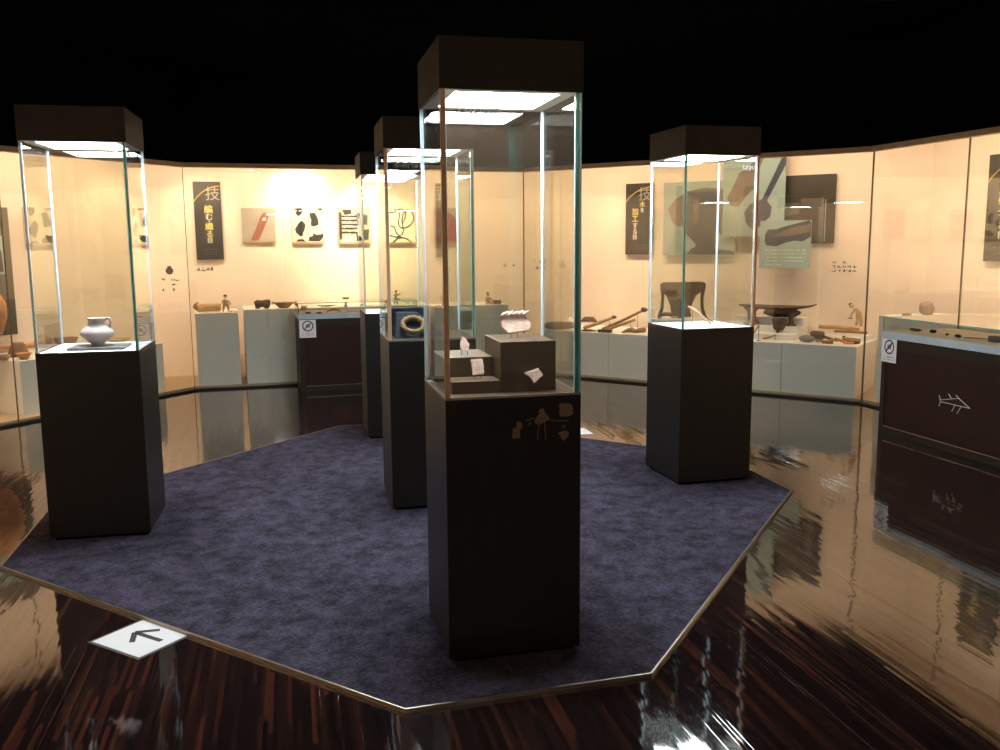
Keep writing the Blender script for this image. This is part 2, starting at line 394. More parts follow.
# ------------------------------------------------------------------ carpet island
CP = [(-2.349, 4.094), (-.314, 2.743), (.519, 2.976), (1.742, 5.291), (1.544, 6.193), (-.45, 7.54), (-1.334, 7.34), (-2.60, 5.126)]
ctr = Vector((sum(p[0] for p in CP) / 8, sum(p[1] for p in CP) / 8))
cp = thing('carpet', 'octagonal violet-blue mottled carpet under the glass display cases', 'carpet', (ctr.x, ctr.y, 0))
loc_pts = [(x - ctr.x, y - ctr.y) for x, y in CP]
CZ = .014
MB().prism([(x * .997, y * .997) for x, y in loc_pts], 0.0, CZ).build('pile', M_['carpet'], cp)
mb = MB()
for k in range(8):
    a = Vector(loc_pts[k]); b_ = Vector(loc_pts[(k + 1) % 8]); a2 = a * .9955; b2 = b_ * .9955
    mb.prism([a[:], b_[:], b2[:], a2[:]], 0, CZ)
mb.build('edge_strip', M_['steel'], cp)

# ------------------------------------------------------------------ glass display cases on the carpet
CW, HP, HG, HC = .484, .969, 1.993, 2.158
CASES = dict(A=(-2.0933, 4.7282, .1997), B=(-.0052, 3.3461, .2262), C=(-.4224, 5.2198, .2265), D=(-.8269, 7.1007, .2265), E=(1.2559, 5.7098, .2641))
def make_case(key, label, deck, reflection_strips, teal, glass_marks=None, hoodm=None, teals=()):
    x, y, a = CASES[key]
    t = thing('display_case', label, 'display case', (x, y, CZ), a, 'glass display cases on the violet carpet')
    z = -CZ; h = CW / 2
    mb = MB(); mb.b(-h + .02, h - .02, -h + .02, h - .02, 0, .03 + z + .002); mb.build('toe_kick', M_['black'], t)
    mb = MB(); mb.b(-h, h, -h, h, .03 + z, HP + z - .004); mb.build('pedestal', M_['pedestal'], t, bevel=.002)
    mb = MB(); mb.b(-h + .012, h - .012, -h + .012, h - .012, HP + z - .004, HP + z + .003); mb.build('deck', deck, t)
    # narrow metal channel holding the panes
    mb = MB()
    for s_ in (-1, 1):
        mb.b(-h, h, s_ * h - (.009 if s_ > 0 else 0), s_ * h + (.009 if s_ < 0 else 0), HP + z - .004, HP + z + .004)
        mb.b(s_ * h - (.009 if s_ > 0 else 0), s_ * h + (.009 if s_ < 0 else 0), -h + .009, h - .009, HP + z - .004, HP + z + .004)
    mb.build('pane_channel', M_['steel'] if key in 'BC' else M_['darkframe'], t)
    # panes: two long ones front and back, two between them
    th = .006
    def pane(x0, x1, y0, y1, nm, e0, e1):
        mb = MB(); mb.b(x0, x1, y0, y1, HP + z + .003, HG + z)
        ob = mb.build(nm, [M_['glass'], e0, e1], t)
        for p in ob.data.polygons:                       # the narrow polished edges
            nrm = p.normal
            if (x1 - x0) > (y1 - y0):
                if nrm.x < -.9: p.material_index = 1
                if nrm.x > .9: p.material_index = 2
            else:
                if nrm.y < -.9: p.material_index = 1
                if nrm.y > .9: p.material_index = 2
        return ob
    el, er = teal
    pane(-h + .001, h - .001, -h + .001, -h + .001 + th, 'front_pane', M_[el], M_[er])
    pane(-h + .001, h - .001, h - .001 - th, h - .001, 'back_pane', M_['edge_l'], M_['edge_l'])
    pane(-h + .001, -h + .001 + th, -h + .008, h - .008, 'side_pane', M_['edge_l'], M_['edge_l'])
    pane(h - .001 - th, h - .001, -h + .008, h - .008, 'side_pane', M_['edge_l'], M_['edge_l'])
    # joints and brown strips painting edge reflections in the four corners
    for sx in (-1, 1):
        for sy in (-1, 1):
            if (sx, sy) in reflection_strips: continue
            teal_ = (sx, sy) in teals; k_ = (.012 if key == 'B' else .007) if teal_ else .0055
            mb = MB(); mb.b(sx * (h - .0075 - k_), sx * (h - .0075), sy * (h - .0125), sy * (h - .0075), HP + z + .004, HG + z)
            mb.build('corner_joint', M_['edge' if teal_ else 'edge_l'], t)
            if teal_:
                mb = MB(); mb.b(sx * (h - .0085 - k_), sx * (h - .0120 - k_), sy * (h - .0125), sy * (h - .0075), HP + z + .004, HG + z); mb.build('pale_joint', M_['edge_l'], t)
    for sx, sy in reflection_strips:
        mb = MB(); mb.b(sx * h - sx * .015, sx * h + sx * .0005, sy * h + sy * .002, sy * h - sy * .009, HP + z + .004, HG + z); mb.build('edge_reflection_strip', M_['edge_reflection'], t)
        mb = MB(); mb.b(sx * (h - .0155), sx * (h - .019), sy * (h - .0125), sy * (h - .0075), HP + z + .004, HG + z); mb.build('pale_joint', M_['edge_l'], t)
    # hood with its light
    hd = MB()
    H0, H1 = HG + z, HC + z; o_ = h + .003
    hd.b(-o_, o_, -o_, -o_ + .012, H0, H1); hd.b(-o_, o_, o_ - .012, o_, H0, H1)
    hd.b(-o_, -o_ + .012, -o_ + .012, o_ - .012, H0, H1); hd.b(o_ - .012, o_, -o_ + .012, o_ - .012, H0, H1)
    hd.b(-o_ + .012, o_ - .012, -o_ + .012, o_ - .012, H1 - .012, H1)
    hood = hd.build('hood', hoodm or M_['hood'], t)
    fr = MB(); q = .182
    fr.b(-o_ + .012, o_ - .012, -o_ + .012, -q, H0 + .001, H0 + .008); fr.b(-o_ + .012, o_ - .012, q, o_ - .012, H0 + .001, H0 + .008)
    fr.b(-o_ + .012, -q, -q, q, H0 + .001, H0 + .008); fr.b(q, o_ - .012, -q, q, H0 + .001, H0 + .008)
    fr.build('light_frame', M_['hoodframe'], t)
    lp = MB(); lp.b(-q, q, -q, q, H0 + .005, H0 + .012); lp.build('light_panel', M_['lamp'], t)
    if glass_marks:  # random pale strokes high on the front pane
        px0, px1, py0, py1, sd, mat = glass_marks
        mb = MB(); R = Matrix.Rotation(-a, 4, 'Z')
        def lp_(px, py):
            v = ray(px, py); n_ = Vector((math.sin(a), -math.cos(a))); c0 = Vector((x, y)) + n_ * (h + .001)
            tt = c0.dot(n_) / (v.x * n_.x + v.y * n_.y); P = v * tt + Vector((0, 0, EYE))
            q_ = R @ (P - Vector((x, y, 0))); return q_.x, P.z
        (xa, za), (xb, zb) = lp_(px0, py1), lp_(px1, py0)
        strokes(mb, xa, xb, za + z, zb + z, -h + .0004, 9, sd, .0008, 0, 1.0)
        mb.build('pane_marks', M_[mat], t)
    return t
caseA = make_case('A', 'glass display case holding the round pale pot, standing nearest the left wall showcase', M_['deck_white'], [], ('edge_l', 'edge_l'), teals=[(1, -1)])
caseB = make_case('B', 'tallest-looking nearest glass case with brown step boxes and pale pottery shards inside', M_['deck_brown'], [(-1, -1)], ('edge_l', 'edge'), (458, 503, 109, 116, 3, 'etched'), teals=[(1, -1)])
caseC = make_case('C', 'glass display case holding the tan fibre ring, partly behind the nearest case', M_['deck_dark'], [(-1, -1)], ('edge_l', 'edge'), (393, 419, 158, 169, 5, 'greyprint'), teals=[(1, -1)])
caseD = make_case('D', 'farthest glass display case, mostly hidden behind the case with the fibre ring', M_['deck_white'], [], ('edge_l', 'edge_l'))
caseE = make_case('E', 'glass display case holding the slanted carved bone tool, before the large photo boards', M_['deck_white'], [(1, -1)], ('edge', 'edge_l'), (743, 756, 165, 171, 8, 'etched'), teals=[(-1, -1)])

def cl(key, lx, ly, z):                   # local point of a case to world
    x, y, a = CASES[key]; return Vector((x + lx * math.cos(a) - ly * math.sin(a), y + lx * math.sin(a) + ly * math.cos(a), z))
DZ = HP + .003
# ---- case A: slab and pot
ca = CASES['A'][2]
mb = MB(); mb.b(-.135, .135, -.13, .09, 0, .014)
o = mb.build('display_slab', M_['slate'], loc=cl('A', .02, -.035, DZ), rz=ca, bevel=.002); tag(o, 'flat grey square slab lying under the round pale pot', 'display slab')
pt = thing('handled_pot', 'round pale lilac-grey pot with flared neck and one handle, on a grey slab', 'pot', cl('A', .01, -.055, DZ + .014), ca)
prof = [(.026, 0), (.030, .002), (.034, .012), (.050, .028), (.072, .046), (.081, .058), (.082, .066), (.074, .080), (.056, .096), (.044, .106), (.041, .116), (.041, .130), (.045, .138), (.046, .142), (.041, .142), (.037, .132), (.036, .112), (.03, .104), (.0, .104)]
MB().lathe(prof[:-1], 36).build('body', M_['potclay'], pt, smooth=True)
MB().tube([(.040, 0, .134), (.056, 0, .141), (.068, 0, .132), (.070, 0, .116), (.064, 0, .100), (.058, 0, .092)], .0075, 10).build('handle', M_['potclay'], pt, smooth=True)
# ---- case B: step boxes and shards
cb = CASES['B'][2]
def step(x0, x1, y0, y1, z1, label):
    mb = MB(); mb.b(x0, x1, y0, y1, 0, z1 - DZ)
    o = mb.build('step_box', M_['step'], loc=cl('B', 0, 0, DZ), rz=cb, bevel=.001); tag(o, label, 'display box', 'brown step boxes in the nearest case'); return o
step(-.205, -.032, -.165, -.045, 1.015, 'low thin brown step in front of the left box in the nearest case')
step(-.215, -.032, -.040, .200, 1.085, 'left brown display box in the nearest case, lower than the big one')
step(-.030, .172, -.165, .100, 1.150, 'biggest brown display box in the nearest case, under the cord-rimmed shard')
def wire_stand(root, pts, r=.0012): MB().tube(pts, r, 6).build('wire_stand', M_['wire'], root)
def shard(name, label, loc, pts, tilt, lift, cords=False, rz=None, bend=.004):
    r = thing(name, label, 'pottery shard', loc, cb if rz is None else rz, 'pale pottery shards in the nearest case')
    T = Matrix.Translation((0, 0, lift)) @ Matrix.Rotation(tilt, 4, 'X')
    xs = [p[0] for p in pts]; zs = [p[1] for p in pts]; cx = sum(xs) / len(xs); cz = sum(zs) / len(zs)
    # jittered, slightly rounded slab
    P = []; rnd = random.Random(len(label))
    for k in range(len(pts)):
        a = pts[k]; b_ = pts[(k + 1) % len(pts)]
        for s_ in (0, .33, .66): P.append((a[0] + (b_[0] - a[0]) * s_ + rnd.uniform(-.0012, .0012), a[1] + (b_[1] - a[1]) * s_ + rnd.uniform(-.0012, .0012)))
    mb = MB(); mb.vprism(P, -.005, .005, 0, T)
    mb.build('sherd_body', M_['shard'], r, bevel=.0015)
    if cords:
        c = MB(); x0, x1 = min(xs) - .002, max(xs) - .018; zt = max(zs)
        for k in range(5):
            x = x0 + (x1 - x0) * (k + .2) / 5
            c.tube([(x - .004, -.006, zt - .020), (x + .010, -.012, zt - .012), (x + .026, -.010, zt - .002)], [.003, .0065, .004], 8, 0, T)
        c.build('rope_rim', M_['shard'], r, smooth=True)
    wire_stand(r, [(cx - .012, .004, 0), (cx - .012, .004, lift + .01)]); wire_stand(r, [(cx + .012, .004, 0), (cx + .012, .004, lift + .01)])
    return r
shard('rim_shard', 'largest pale shard with a twisted rope rim, on top of the big brown box', cl('B', .062, -.03, 1.15),
      [(1.18 * a, 1.15 * b) for a, b in [(-.046, .022), (-.028, .002), (.040, .008), (.050, .026), (.034, .054), (.020, .072), (-.046, .062), (-.040, .045), (-.047, .040)]], -.35, .016, True)
shard('pottery_shard', 'small narrow pale shard on a wire stand on the left brown box', cl('B', -.122, .020, 1.085),
      [(-.015, .004), (.012, -.006), (.017, .022), (.005, .044), (-.011, .054), (-.017, .024)], -.2, .018)
shard('pottery_shard', 'squarish pale shard leaning below the left box in the nearest case', cl('B', -.098, -.10, 1.015),
      [(-.021, .000), (.021, .002), (.022, .034), (.018, .058), (-.026, .056), (-.020, .022)], -.25, .012)
shard('pottery_shard', 'diamond-shaped pale shard low before the big box in the nearest case', cl('B', .085, -.195, DZ),
      [(-.002, .000), (.034, .030), (.016, .056), (-.036, .042), (-.030, .034), (-.014, .022)], -.3, .030)
# faint printed silhouettes on the front of the nearest pedestal
def pedestal_pt(px, py):
    x, y, a = CASES['B']; v = ray(px, py); n_ = Vector((math.sin(a), -math.cos(a))); c0 = Vector((x, y)) + n_ * (CW / 2)
    tt = c0.dot(n_) / (v.x * n_.x + v.y * n_.y); P = v * tt + Vector((0, 0, EYE))
    q_ = Matrix.Rotation(-a, 4, 'Z') @ (P - Vector((x, y, 0))); return q_.x, P.z - CZ
def C2(x, y): return (480 + x * .14, 380 + y * .14)
dec = MB(); yy = -CW / 2
def dpoly(pts): dec.vprism([pedestal_pt(*C2(*p)) for p in pts], yy - .0008, yy + .0002)
def dline(p, q, w=3):
    (x0, y0), (x1, y1) = p, q; L = math.hypot(x1 - x0, y1 - y0); nx, ny = -(y1 - y0) / L * w, (x1 - x0) / L * w
    dpoly([(x0 + nx, y0 + ny), (x1 + nx, y1 + ny), (x1 - nx, y1 - ny), (x0 - nx, y0 - ny)])
dpoly([(232, 350), (245, 342), (262, 345), (262, 300), (275, 296), (300, 305), (300, 345), (285, 350), (287, 415), (232, 418)])
dpoly([(560, 180), (578, 168), (650, 168), (662, 190), (665, 240), (640, 258), (580, 262), (562, 235), (572, 210)])
dpoly([(556, 382), (580, 368), (622, 362), (636, 378), (628, 405), (600, 432), (585, 428), (575, 400)])
dpoly([(430, 205), (455, 205), (458, 220), (470, 240), (492, 262), (492, 285), (470, 295), (430, 318), (400, 315), (388, 290), (405, 262), (425, 240), (418, 222)])
dline((418, 318), (412, 425)); dline((462, 295), (470, 425)); dline((592, 320), (590, 345)); dline((606, 320), (608, 345)); dline((330, 290), (385, 270)); dline((345, 320), (365, 300))
dline((495, 280), (530, 290)); dline((540, 290), (630, 292))
dec.build('printed_silhouettes', M_['decal'], caseB)
# ---- case C: slanted stand with twined ring
cc = CASES['C'][2]
st = thing('slanted_stand', 'dark slate slanted display stand inside the case of the fibre ring', 'display stand', cl('C', 0, .03, DZ), cc)
mb = MB()
pts = [(-.16, -.10), (-.16, .13), (.16, .13), (.16, -.10)]
vs = [(-.195, -.15, 0), (.10, -.15, 0), (.10, .06, 0), (-.195, .06, 0), (-.165, -.02, .130), (-.045, -.02, .130), (-.045, .06, .130), (-.165, .06, .130)]
mb.add(vs, [(0, 3, 2, 1), (4, 5, 6, 7), (0, 1, 5, 4), (1, 2, 6, 5), (2, 3, 7, 6), (3, 0, 4, 7)])
mb.build('sloping_block', M_['stand_blue'], st, bevel=.002)
mb = MB(); mb.b(-.19, .04, .07, .18, .0, .15); mb.build('rear_block', M_['stand_blue'], st, bevel=.002)
rg = MB(); n = 48; T = Matrix.Translation((-.085, -.118, .068)) @ Matrix.Rotation(.72, 4, 'X')
path = [(.060 * math.cos(2 * PI * k / n), .055 * math.sin(2 * PI * k / n), 0) for k in range(n)]
rg.tube(path, [.0145 + .0020 * math.sin(k * 1.9) for k in range(n)], 10, 0, T, closed=True)
for q in range(2):
    rg.tube([(.060 * math.cos(2 * PI * k / n), .055 * math.sin(2 * PI * k / n), 0) if False else
             ((.060 + .012 * math.cos(k * 1.7 + q * PI)) * math.cos(2 * PI * k / n), (.055 + .012 * math.cos(k * 1.7 + q * PI)) * math.sin(2 * PI * k / n), .012 * math.sin(k * 1.7 + q * PI)) for k in range(n)], .0035, 6, 0, T, closed=True)
o = rg.build('fibre_ring', M_['fibre'], loc=cl('C', 0, .03, DZ), rz=cc, smooth=True); tag(o, 'tan twined plant-fibre ring leaning on the dark slanted stand', 'ring')
# ---- case E: slanted bone tool on wire stand
ce = CASES['E'][2]
bt = thing('bone_tool', 'long slanted carved bone tool propped on a wire in the white-decked case', 'carved tool', cl('E', 0.0, .04, DZ), ce)
mb = MB(); mb.tube([(.075, -.05, .006), (.035, -.035, .040), (-.01, -.018, .078), (-.045, -.005, .106), (-.060, 0, .116)], [.011, .016, .017, .015, .008], 10, sq=.6); mb.build('shaft', M_['bone'], bt, smooth=True)
mb = MB(); mb.tube([(.012, -.028, .072), (-.03, -.011, .104)], [.004, .005], 6); mb.build('inlaid_edge', M_['band'], bt, smooth=True)
wire_stand(bt, [(-.03, .0, 0), (-.03, -.006, .092)], .0015); wire_stand(bt, [(.105, -.06, .001), (.05, -.02, .05)], .003)

# ------------------------------------------------------------------ plinths inside the wall showcase
FZ = .035
def plinth(i, u0, u1, w0, w1, z1, label):
    mb = MB(); mb.b(0, u1 - u0, 0, w1 - w0, 0, z1 - FZ)
    o = mb.build('plinth', M_['plinth'], loc=W(i, u0, w0, FZ), rz=ang(i), bevel=.0015)
    return tag(o, label, 'plinth', 'pale plinths inside the wall showcase')
Z1, Z2, Z4, Z5, ZL = .79, .815, .51, .82, .51
plinth(1, .04, .47, .05, .62, Z1, 'narrow pale plinth under the long log vessel and standing figure')
plinth(1, .53, 2.30, .05, .70, Z2, 'wide pale plinth under the dark footed log and tan dish')
plinth(1, 2.42, 3.42, .05, .60, Z2 - .02, 'pale plinth seen through the nearest case, under a small seated figure')
plinth(2, .20, 1.05, .05, .84, Z4, 'low pale plinth at the left end, under the stone club and poles')
plinth(2, 1.055, 2.93, .05, .84, Z4, 'low pale plinth in the middle, under the big carved seat and stepped boxes')
plinth(2, 2.935, 3.62, .05, .84, Z4 + .003, 'low pale plinth at the right end, under the bent straw figure')
plinth(3, .10, 3.2, .06, .70, Z5, 'tall pale plinth behind the right table case, under the tan stone lump')
plinth(0, 2.46, 4.02, .16, .86, ZL, 'low pale plinth in the left showcase, under the clay vessels')

# ------------------------------------------------------------------ lights of the room
def area(name, i, u, w, z, L, wd, power, tilt, col=(1, .745, .50)):
    l = bpy.data.lights.new(name, 'AREA'); l.shape = 'RECTANGLE'; l.size = L; l.size_y = wd; l.energy = power; l.color = col
    o = bpy.data.objects.new(name, l); COL.objects.link(o); o.location = W(i, u, w, z)
    o.rotation_euler = (Matrix.Rotation(ang(i), 3, 'Z') @ Matrix.Rotation(tilt, 3, 'X')).to_euler()
    return o
for i, e in ((-2, 50), (-1, 46), (0, 60), (1, 52), (2, 45), (3, 52), (4, 40)):
    _, _, _, L = seg(i)
    area('strip_lamp', i, L / 2, .10, 2.54, L - .1, .10, e, .36)
def spot(i, u, z, power, w=.2, tz=1.3, tw=.9, size=1.2, col=(1, .80, .52), du=0):
    l = bpy.data.lights.new('showcase_spot', 'SPOT'); l.energy = power; l.spot_size = size; l.spot_blend = .9; l.shadow_soft_size = .04; l.color = col
    o = bpy.data.objects.new('showcase_spot', l); COL.objects.link(o); o.location = W(i, u, w, z)
    o.rotation_euler = (W(i, u + du, tw, tz) - W(i, u, w, z)).to_track_quat('-Z', 'Y').to_euler()
spot(1, 1.2, 2.5, 110, tz=1.9); spot(1, 1.95, 2.5, 260, tz=1.45); spot(1, 2.3, 2.5, 110, tz=1.2); spot(1, .1, 2.5, 40, tz=1.6)
spot(0, 4.1, 2.5, 30, tz=1.6); spot(3, 1.9, 2.5, 200, tz=1.3, col=(1, .86, .5)); spot(2, .75, 2.5, 30, tz=1.1); spot(0, 2.6, 2.5, 60, tz=.6, tw=.5); spot(3, .8, 2.5, 30, tz=.9, tw=.6)
spot(2, 1.1, 2.5, 70, tz=.6, tw=.5); spot(3, 1.7, 2.5, 70, tz=.7, tw=.5)
# ceiling spotlights over the entrance
for k, (x, y) in enumerate(((.9, -.6), (1.25, -1.1), (.7, 1.2), (-1.6, -.4))):
    t = thing('ceiling_spotlight', 'small black ceiling spotlight behind the viewer', 'spotlight', (x, y, ZC), 0, 'ceiling spotlights over the entrance')
    mb = MB(); mb.lathe([(.045, -.16), (.05, -.15), (.05, -.02), (.02, 0)], 16); mb.build('housing', M_['black'], t)
    mb = MB(); mb.lathe([(.036, -.166), (.036, -.160)], 16); mb.build('lens', M_['spotlens'], t)
l = bpy.data.lights.new('entrance_glow', 'AREA'); l.shape = 'RECTANGLE'; l.size = 5; l.size_y = .2; l.energy = 110; l.color = (1, .9, .8)
o = bpy.data.objects.new('entrance_glow', l); COL.objects.link(o); o.location = (2.2, -2.7, 3.12); o.rotation_euler = (-.5, 0, 0)

l = bpy.data.lights.new('added_sign_spot', 'SPOT'); l.energy = 60; l.spot_size = .22; l.spot_blend = .8; l.shadow_soft_size = .03; l.color = (.95, .95, 1)  # added lamp, only there to brighten the arrow sign
o = bpy.data.objects.new('added_sign_spot', l); COL.objects.link(o); o.location = (-1.6, -.4, 3.02); o.rotation_euler = (Vector((-1.4, 3.32, 0)) - Vector(o.location)).to_track_quat('-Z', 'Y').to_euler()
# ------------------------------------------------------------------ items on show: helpers
RNG = {0: (.26, .78), 1: (.12, .58), 2: (.12, .74), 3: (.16, .60)}
def spot_on(i, px, py, z, free=False):    # where the sight line meets the plinth top, kept on the plinth
    if py < 0: return W(i, uz(i, -py, px, 335)[0], -py, z)          # a measured depth behind the glass
    u, w = uw(i, px, py, z); lo, hi = RNG[i]
    if not free and not lo <= w <= hi: w = min(max(w, lo), hi); u = uz(i, w, px, py)[0]
    return W(i, u, w, z)
def item(name, label, cat, i, px, py, z, rz=0, group=None):
    P = spot_on(i, px, py, z); return thing(name, label, cat, (P.x, P.y, z), ang(i) + rz, group)
def solo(name, label, cat, mb, mat, i, px, py, z, rz=0, group=None, smooth=True, bevel=0):
    P = spot_on(i, px, py, z, z == .797); o = mb.build(name, mat, loc=(P.x, P.y, z), rz=ang(i) + rz, smooth=smooth, bevel=bevel)
    return tag(o, label, cat, group)
def figure(parent, name, pts, edges, radii, mat):
    me = bpy.data.meshes.new(name); me.from_pydata(pts, edges, []); me.materials.append(mat)
    o = bpy.data.objects.new(name, me); COL.objects.link(o); o.parent = parent
    sk = o.modifiers.new('skin', 'SKIN'); sk.use_smooth_shade = True
    for k, r in enumerate(radii): me.skin_vertices[0].data[k].radius = (r, r)
    me.skin_vertices[0].data[0].use_root = True
    sb = o.modifiers.new('sub', 'SUBSURF'); sb.levels = 1; sb.render_levels = 2
    return o
def add_hair(parent, c, r): MB().blob(c, (r, r, r * .8), 3, .08, 2).build('hair', M_['hair'], parent, smooth=True)

TOOLS2 = 'tools and vessels on the low plinths'
# ---- back-left plinths
z = Z1
t = item('log_vessel', 'long pale hollowed log vessel on the narrow plinth', 'wooden vessel', 1, 210, 312, z)
MB().tube([(-.125, 0, .045), (-.10, 0, .046), (0, 0, .048), (.10, 0, .046), (.115, 0, .045)], [.038, .042, .042, .040, .034], 14).build('log', M_['wood_l'], t, smooth=True)
MB().tube([(-.150, 0, .034), (-.135, 0, .05), (-.122, 0, .052)], [.028, .044, .050], 12).build('end_collar', M_['wood'], t, smooth=True)
MB().blob((-.12, 0, .098), (.018, .016, .008), 4, .1, 2).build('end_knob', M_['wood'], t, smooth=True)
t = item('straw_figure', 'small dark-haired figure standing beside the long log vessel', 'figurine', 1, 226, 313, z, 0)
figure(t, 'body', [(0, 0, .075), (0, 0, .105), (0, 0, .130), (0, 0, .142), (-.022, 0, .072), (-.024, -.01, .035), (-.024, 0, .006), (.026, 0, .066), (.026, 0, .035), (.026, -.004, .004), (-.026, 0, .122), (-.040, -.015, .095), (.026, 0, .12), (.044, -.02, .10), (.05, -.03, .08)],
       [(0, 1), (1, 2), (2, 3), (0, 4), (4, 5), (5, 6), (0, 7), (7, 8), (8, 9), (2, 10), (10, 11), (2, 12), (12, 13), (13, 14)],
       [.020, .022, .016, .011, .014, .012, .010, .014, .012, .010, .010, .008, .010, .009, .007], M_['straw'])
MB().blob((0, 0, .163), (.016, .016, .018), 1, .04, 3).build('head', M_['straw'], t, smooth=True); add_hair(t, (0, .003, .171), .0185)
solo('red_strip', 'thin reddish wood strip lying at the right edge of the narrow plinth', 'wood strip', MB().tube([(-.03, 0, .008), (.0, 0, .014), (.045, 0, .006)], .006, 8), M_['clay'], 1, 233, 312.5, z)
z = Z2
t = item('footed_log', 'dark round-ended carved log on short feet, left on the wide plinth', 'wooden carving', 1, 262, 308.5, z)
MB().tube([(-.075, 0, .045), (-.05, 0, .052), (0, 0, .050), (.05, 0, .055), (.085, 0, .05)], [.028, .042, .036, .042, .040], 14).build('log', M_['wood_d'], t, smooth=True)
for x in (-.045, .045): MB().blob((x, -.01, .012), (.03, .025, .014), 5, .1, 2).build('foot', M_['wood_d'], t, smooth=True)
t = item('oval_dish', 'tan boat-shaped wooden dish beside the dark footed log', 'dish', 1, 284, 308, z)
MB().lathe([(.045, 0), (.07, .02), (.10, .05), (.115, .062), (.105, .062), (.08, .035), (.05, .018)], 28, sy=.55).build('bowl', M_['wood'], t, smooth=True)
MB().tube([(-.10, 0, .058), (-.125, 0, .062)], [.02, .014], 8, sq=.5).build('lug', M_['wood_d'], t, smooth=True)
solo('curved_wood', 'bowed brown wooden piece lying on the wide plinth behind the left table case', 'wooden piece', MB().tube([(-.10, 0, .022), (-.05, 0, .012), (.02, 0, .012), (.09, 0, .022)], [.006, .014, .016, .006], 8, sq=.6), M_['wood'], 1, 327, 307, z)
t = item('orange_cup', 'small orange dish on a dark pedestal, behind the left table case', 'cup', 1, 346, 308.5, z)
MB().lathe([(.022, 0), (.012, .02), (.010, .05), (.022, .072)], 18).build('foot_stem', M_['clay_d'], t, smooth=True)
MB().lathe([(.012, .072), (.036, .088), (.042, .100), (.036, .100), (.012, .082)], 20).build('bowl', M_['clay'], t, smooth=True)
t = item('straw_figure', 'small thin figure standing on the wide plinth, seen through the ring case', 'figurine', 1, 396, 306, z)
figure(t, 'body', [(0, 0, .07), (0, 0, .10), (0, 0, .125), (-.015, 0, .035), (-.015, 0, .004), (.015, 0, .035), (.017, 0, .004), (.03, -.01, .11), (.05, -.01, .135), (-.03, 0, .10)],
       [(0, 1), (1, 2), (0, 3), (3, 4), (0, 5), (5, 6), (2, 7), (7, 8), (2, 9)], [.014, .014, .010, .009, .007, .009, .007, .007, .006, .007], M_['clay_d'])
MB().blob((0, 0, .147), (.013, .013, .016), 1, .05, 2).build('head', M_['clay_d'], t, smooth=True); add_hair(t, (.006, .003, .155), .014)
z = Z2 - .02
t = item('seated_figurine', 'tan seated figurine working over a wooden block, seen through the nearest case', 'figurine', 1, 488, 306, z)
figure(t, 'body', [(-.005, 0, .03), (-.005, -.005, .06), (0, -.01, .085), (.03, -.02, .024), (.06, -.02, .012), (-.03, -.03, .020), (-.01, -.05, .010), (.03, -.025, .065), (.055, -.03, .045), (-.028, -.02, .07), (-.01, -.045, .05)],
       [(0, 1), (1, 2), (0, 3), (3, 4), (0, 5), (5, 6), (2, 7), (7, 8), (2, 9), (9, 10)], [.024, .022, .015, .015, .011, .015, .011, .011, .009, .011, .009], M_['straw'])
MB().blob((-.002, -.014, .115), (.018, .018, .020), 1, .04, 3).build('head', M_['straw'], t, smooth=True); add_hair(t, (-.003, -.010, .124), .018)
t = item('wood_block', 'orange-brown worked wood block beside the seated figurine', 'wood block', 1, 497, 305.5, z)
MB().b(-.045, .045, -.03, .03, 0, .045).build('block', M_['wood'], t, bevel=.006)
MB().tube([(-.08, -.02, .008), (-.04, -.02, .012)], .007, 8).build('peg', M_['clay'], t, smooth=True)

# ---- low plinths on the back right
z = Z4
solo('stone_club', 'long grey-brown stone club at the left end of the low plinths', 'stone club', MB().tube([(-.19, 0, .04), (-.12, 0, .045), (0, 0, .05), (.12, .02, .055), (.20, .03, .06)], [.03, .045, .045, .038, .028], 12), M_['wood_d'], 2, 561, 331, z, .15, TOOLS2)
solo('white_wrap', 'small crumpled white wrapping on the stone club end', 'wrapping', MB().blob((0, 0, .05), (.055, .05, .05), 9, .2, 3), M_['paper'], 2, 571, 326, z)
t = item('wooden_roll', 'brown flat-topped wooden roll behind the poles', 'wooden piece', 2, 589, 325, z, 0, TOOLS2)
MB().tube([(-.10, 0, .05), (-.05, 0, .075), (.05, 0, .075), (.10, 0, .05)], [.018, .04, .04, .016], 12, sq=.8).build('roll', M_['wood_d'], t, smooth=True)
MB().b(-.09, .09, -.03, .03, 0, .03).build('support', M_['plinth'], t)
def pole(label, a, b_, z0, z1, r, mat, head=None, stand=True):
    pa, pb = at(a[0], a[1], z0), at(b_[0], b_[1], z1)
    pa = Vector((pa.x, pa.y, z0)); c = Vector((pa.x, pa.y, Z4)); g, d, n, L = seg(2)
    # run the pole along the wall: end lies on the line through the start parallel to the glass
    u0, _ = uw(2, a[0], a[1], z0); w0 = uw(2, a[0], a[1], z0)[1]
    u1, zz = uz(2, w0, b_[0], b_[1])
    t = thing('wooden_tool', label, 'wooden tool', W(2, u0, w0, Z4), ang(2), TOOLS2)
    dx, dz = u1 - u0, zz - z0
    MB().tube([(0, 0, z0 - Z4 + r), (dx * .3, .0, z0 - Z4 + r + dz * .28), (dx * .7, 0, z0 - Z4 + r + dz * .68), (dx, 0, z0 - Z4 + r + dz)], [r, r * .9, r * .8, r * .75], 10).build('shaft', M_[mat], t, smooth=True)
    if head: MB().blob((dx, 0, z0 - Z4 + r + dz), head, 3, .12, 2).build('head', M_['wood_d'], t, smooth=True)
    if stand: MB().tube([(dx * .85, .0, 0), (dx * .85, 0, z0 - Z4 + dz * .82)], .003, 6).build('wire_stand', M_['wire'], t)
    return t
pole('pale wooden pole with a thick end, rising right from the stone club', (584, 330), (614, 319), Z4, 0, .022, 'wood_l', (.028, .02, .02))
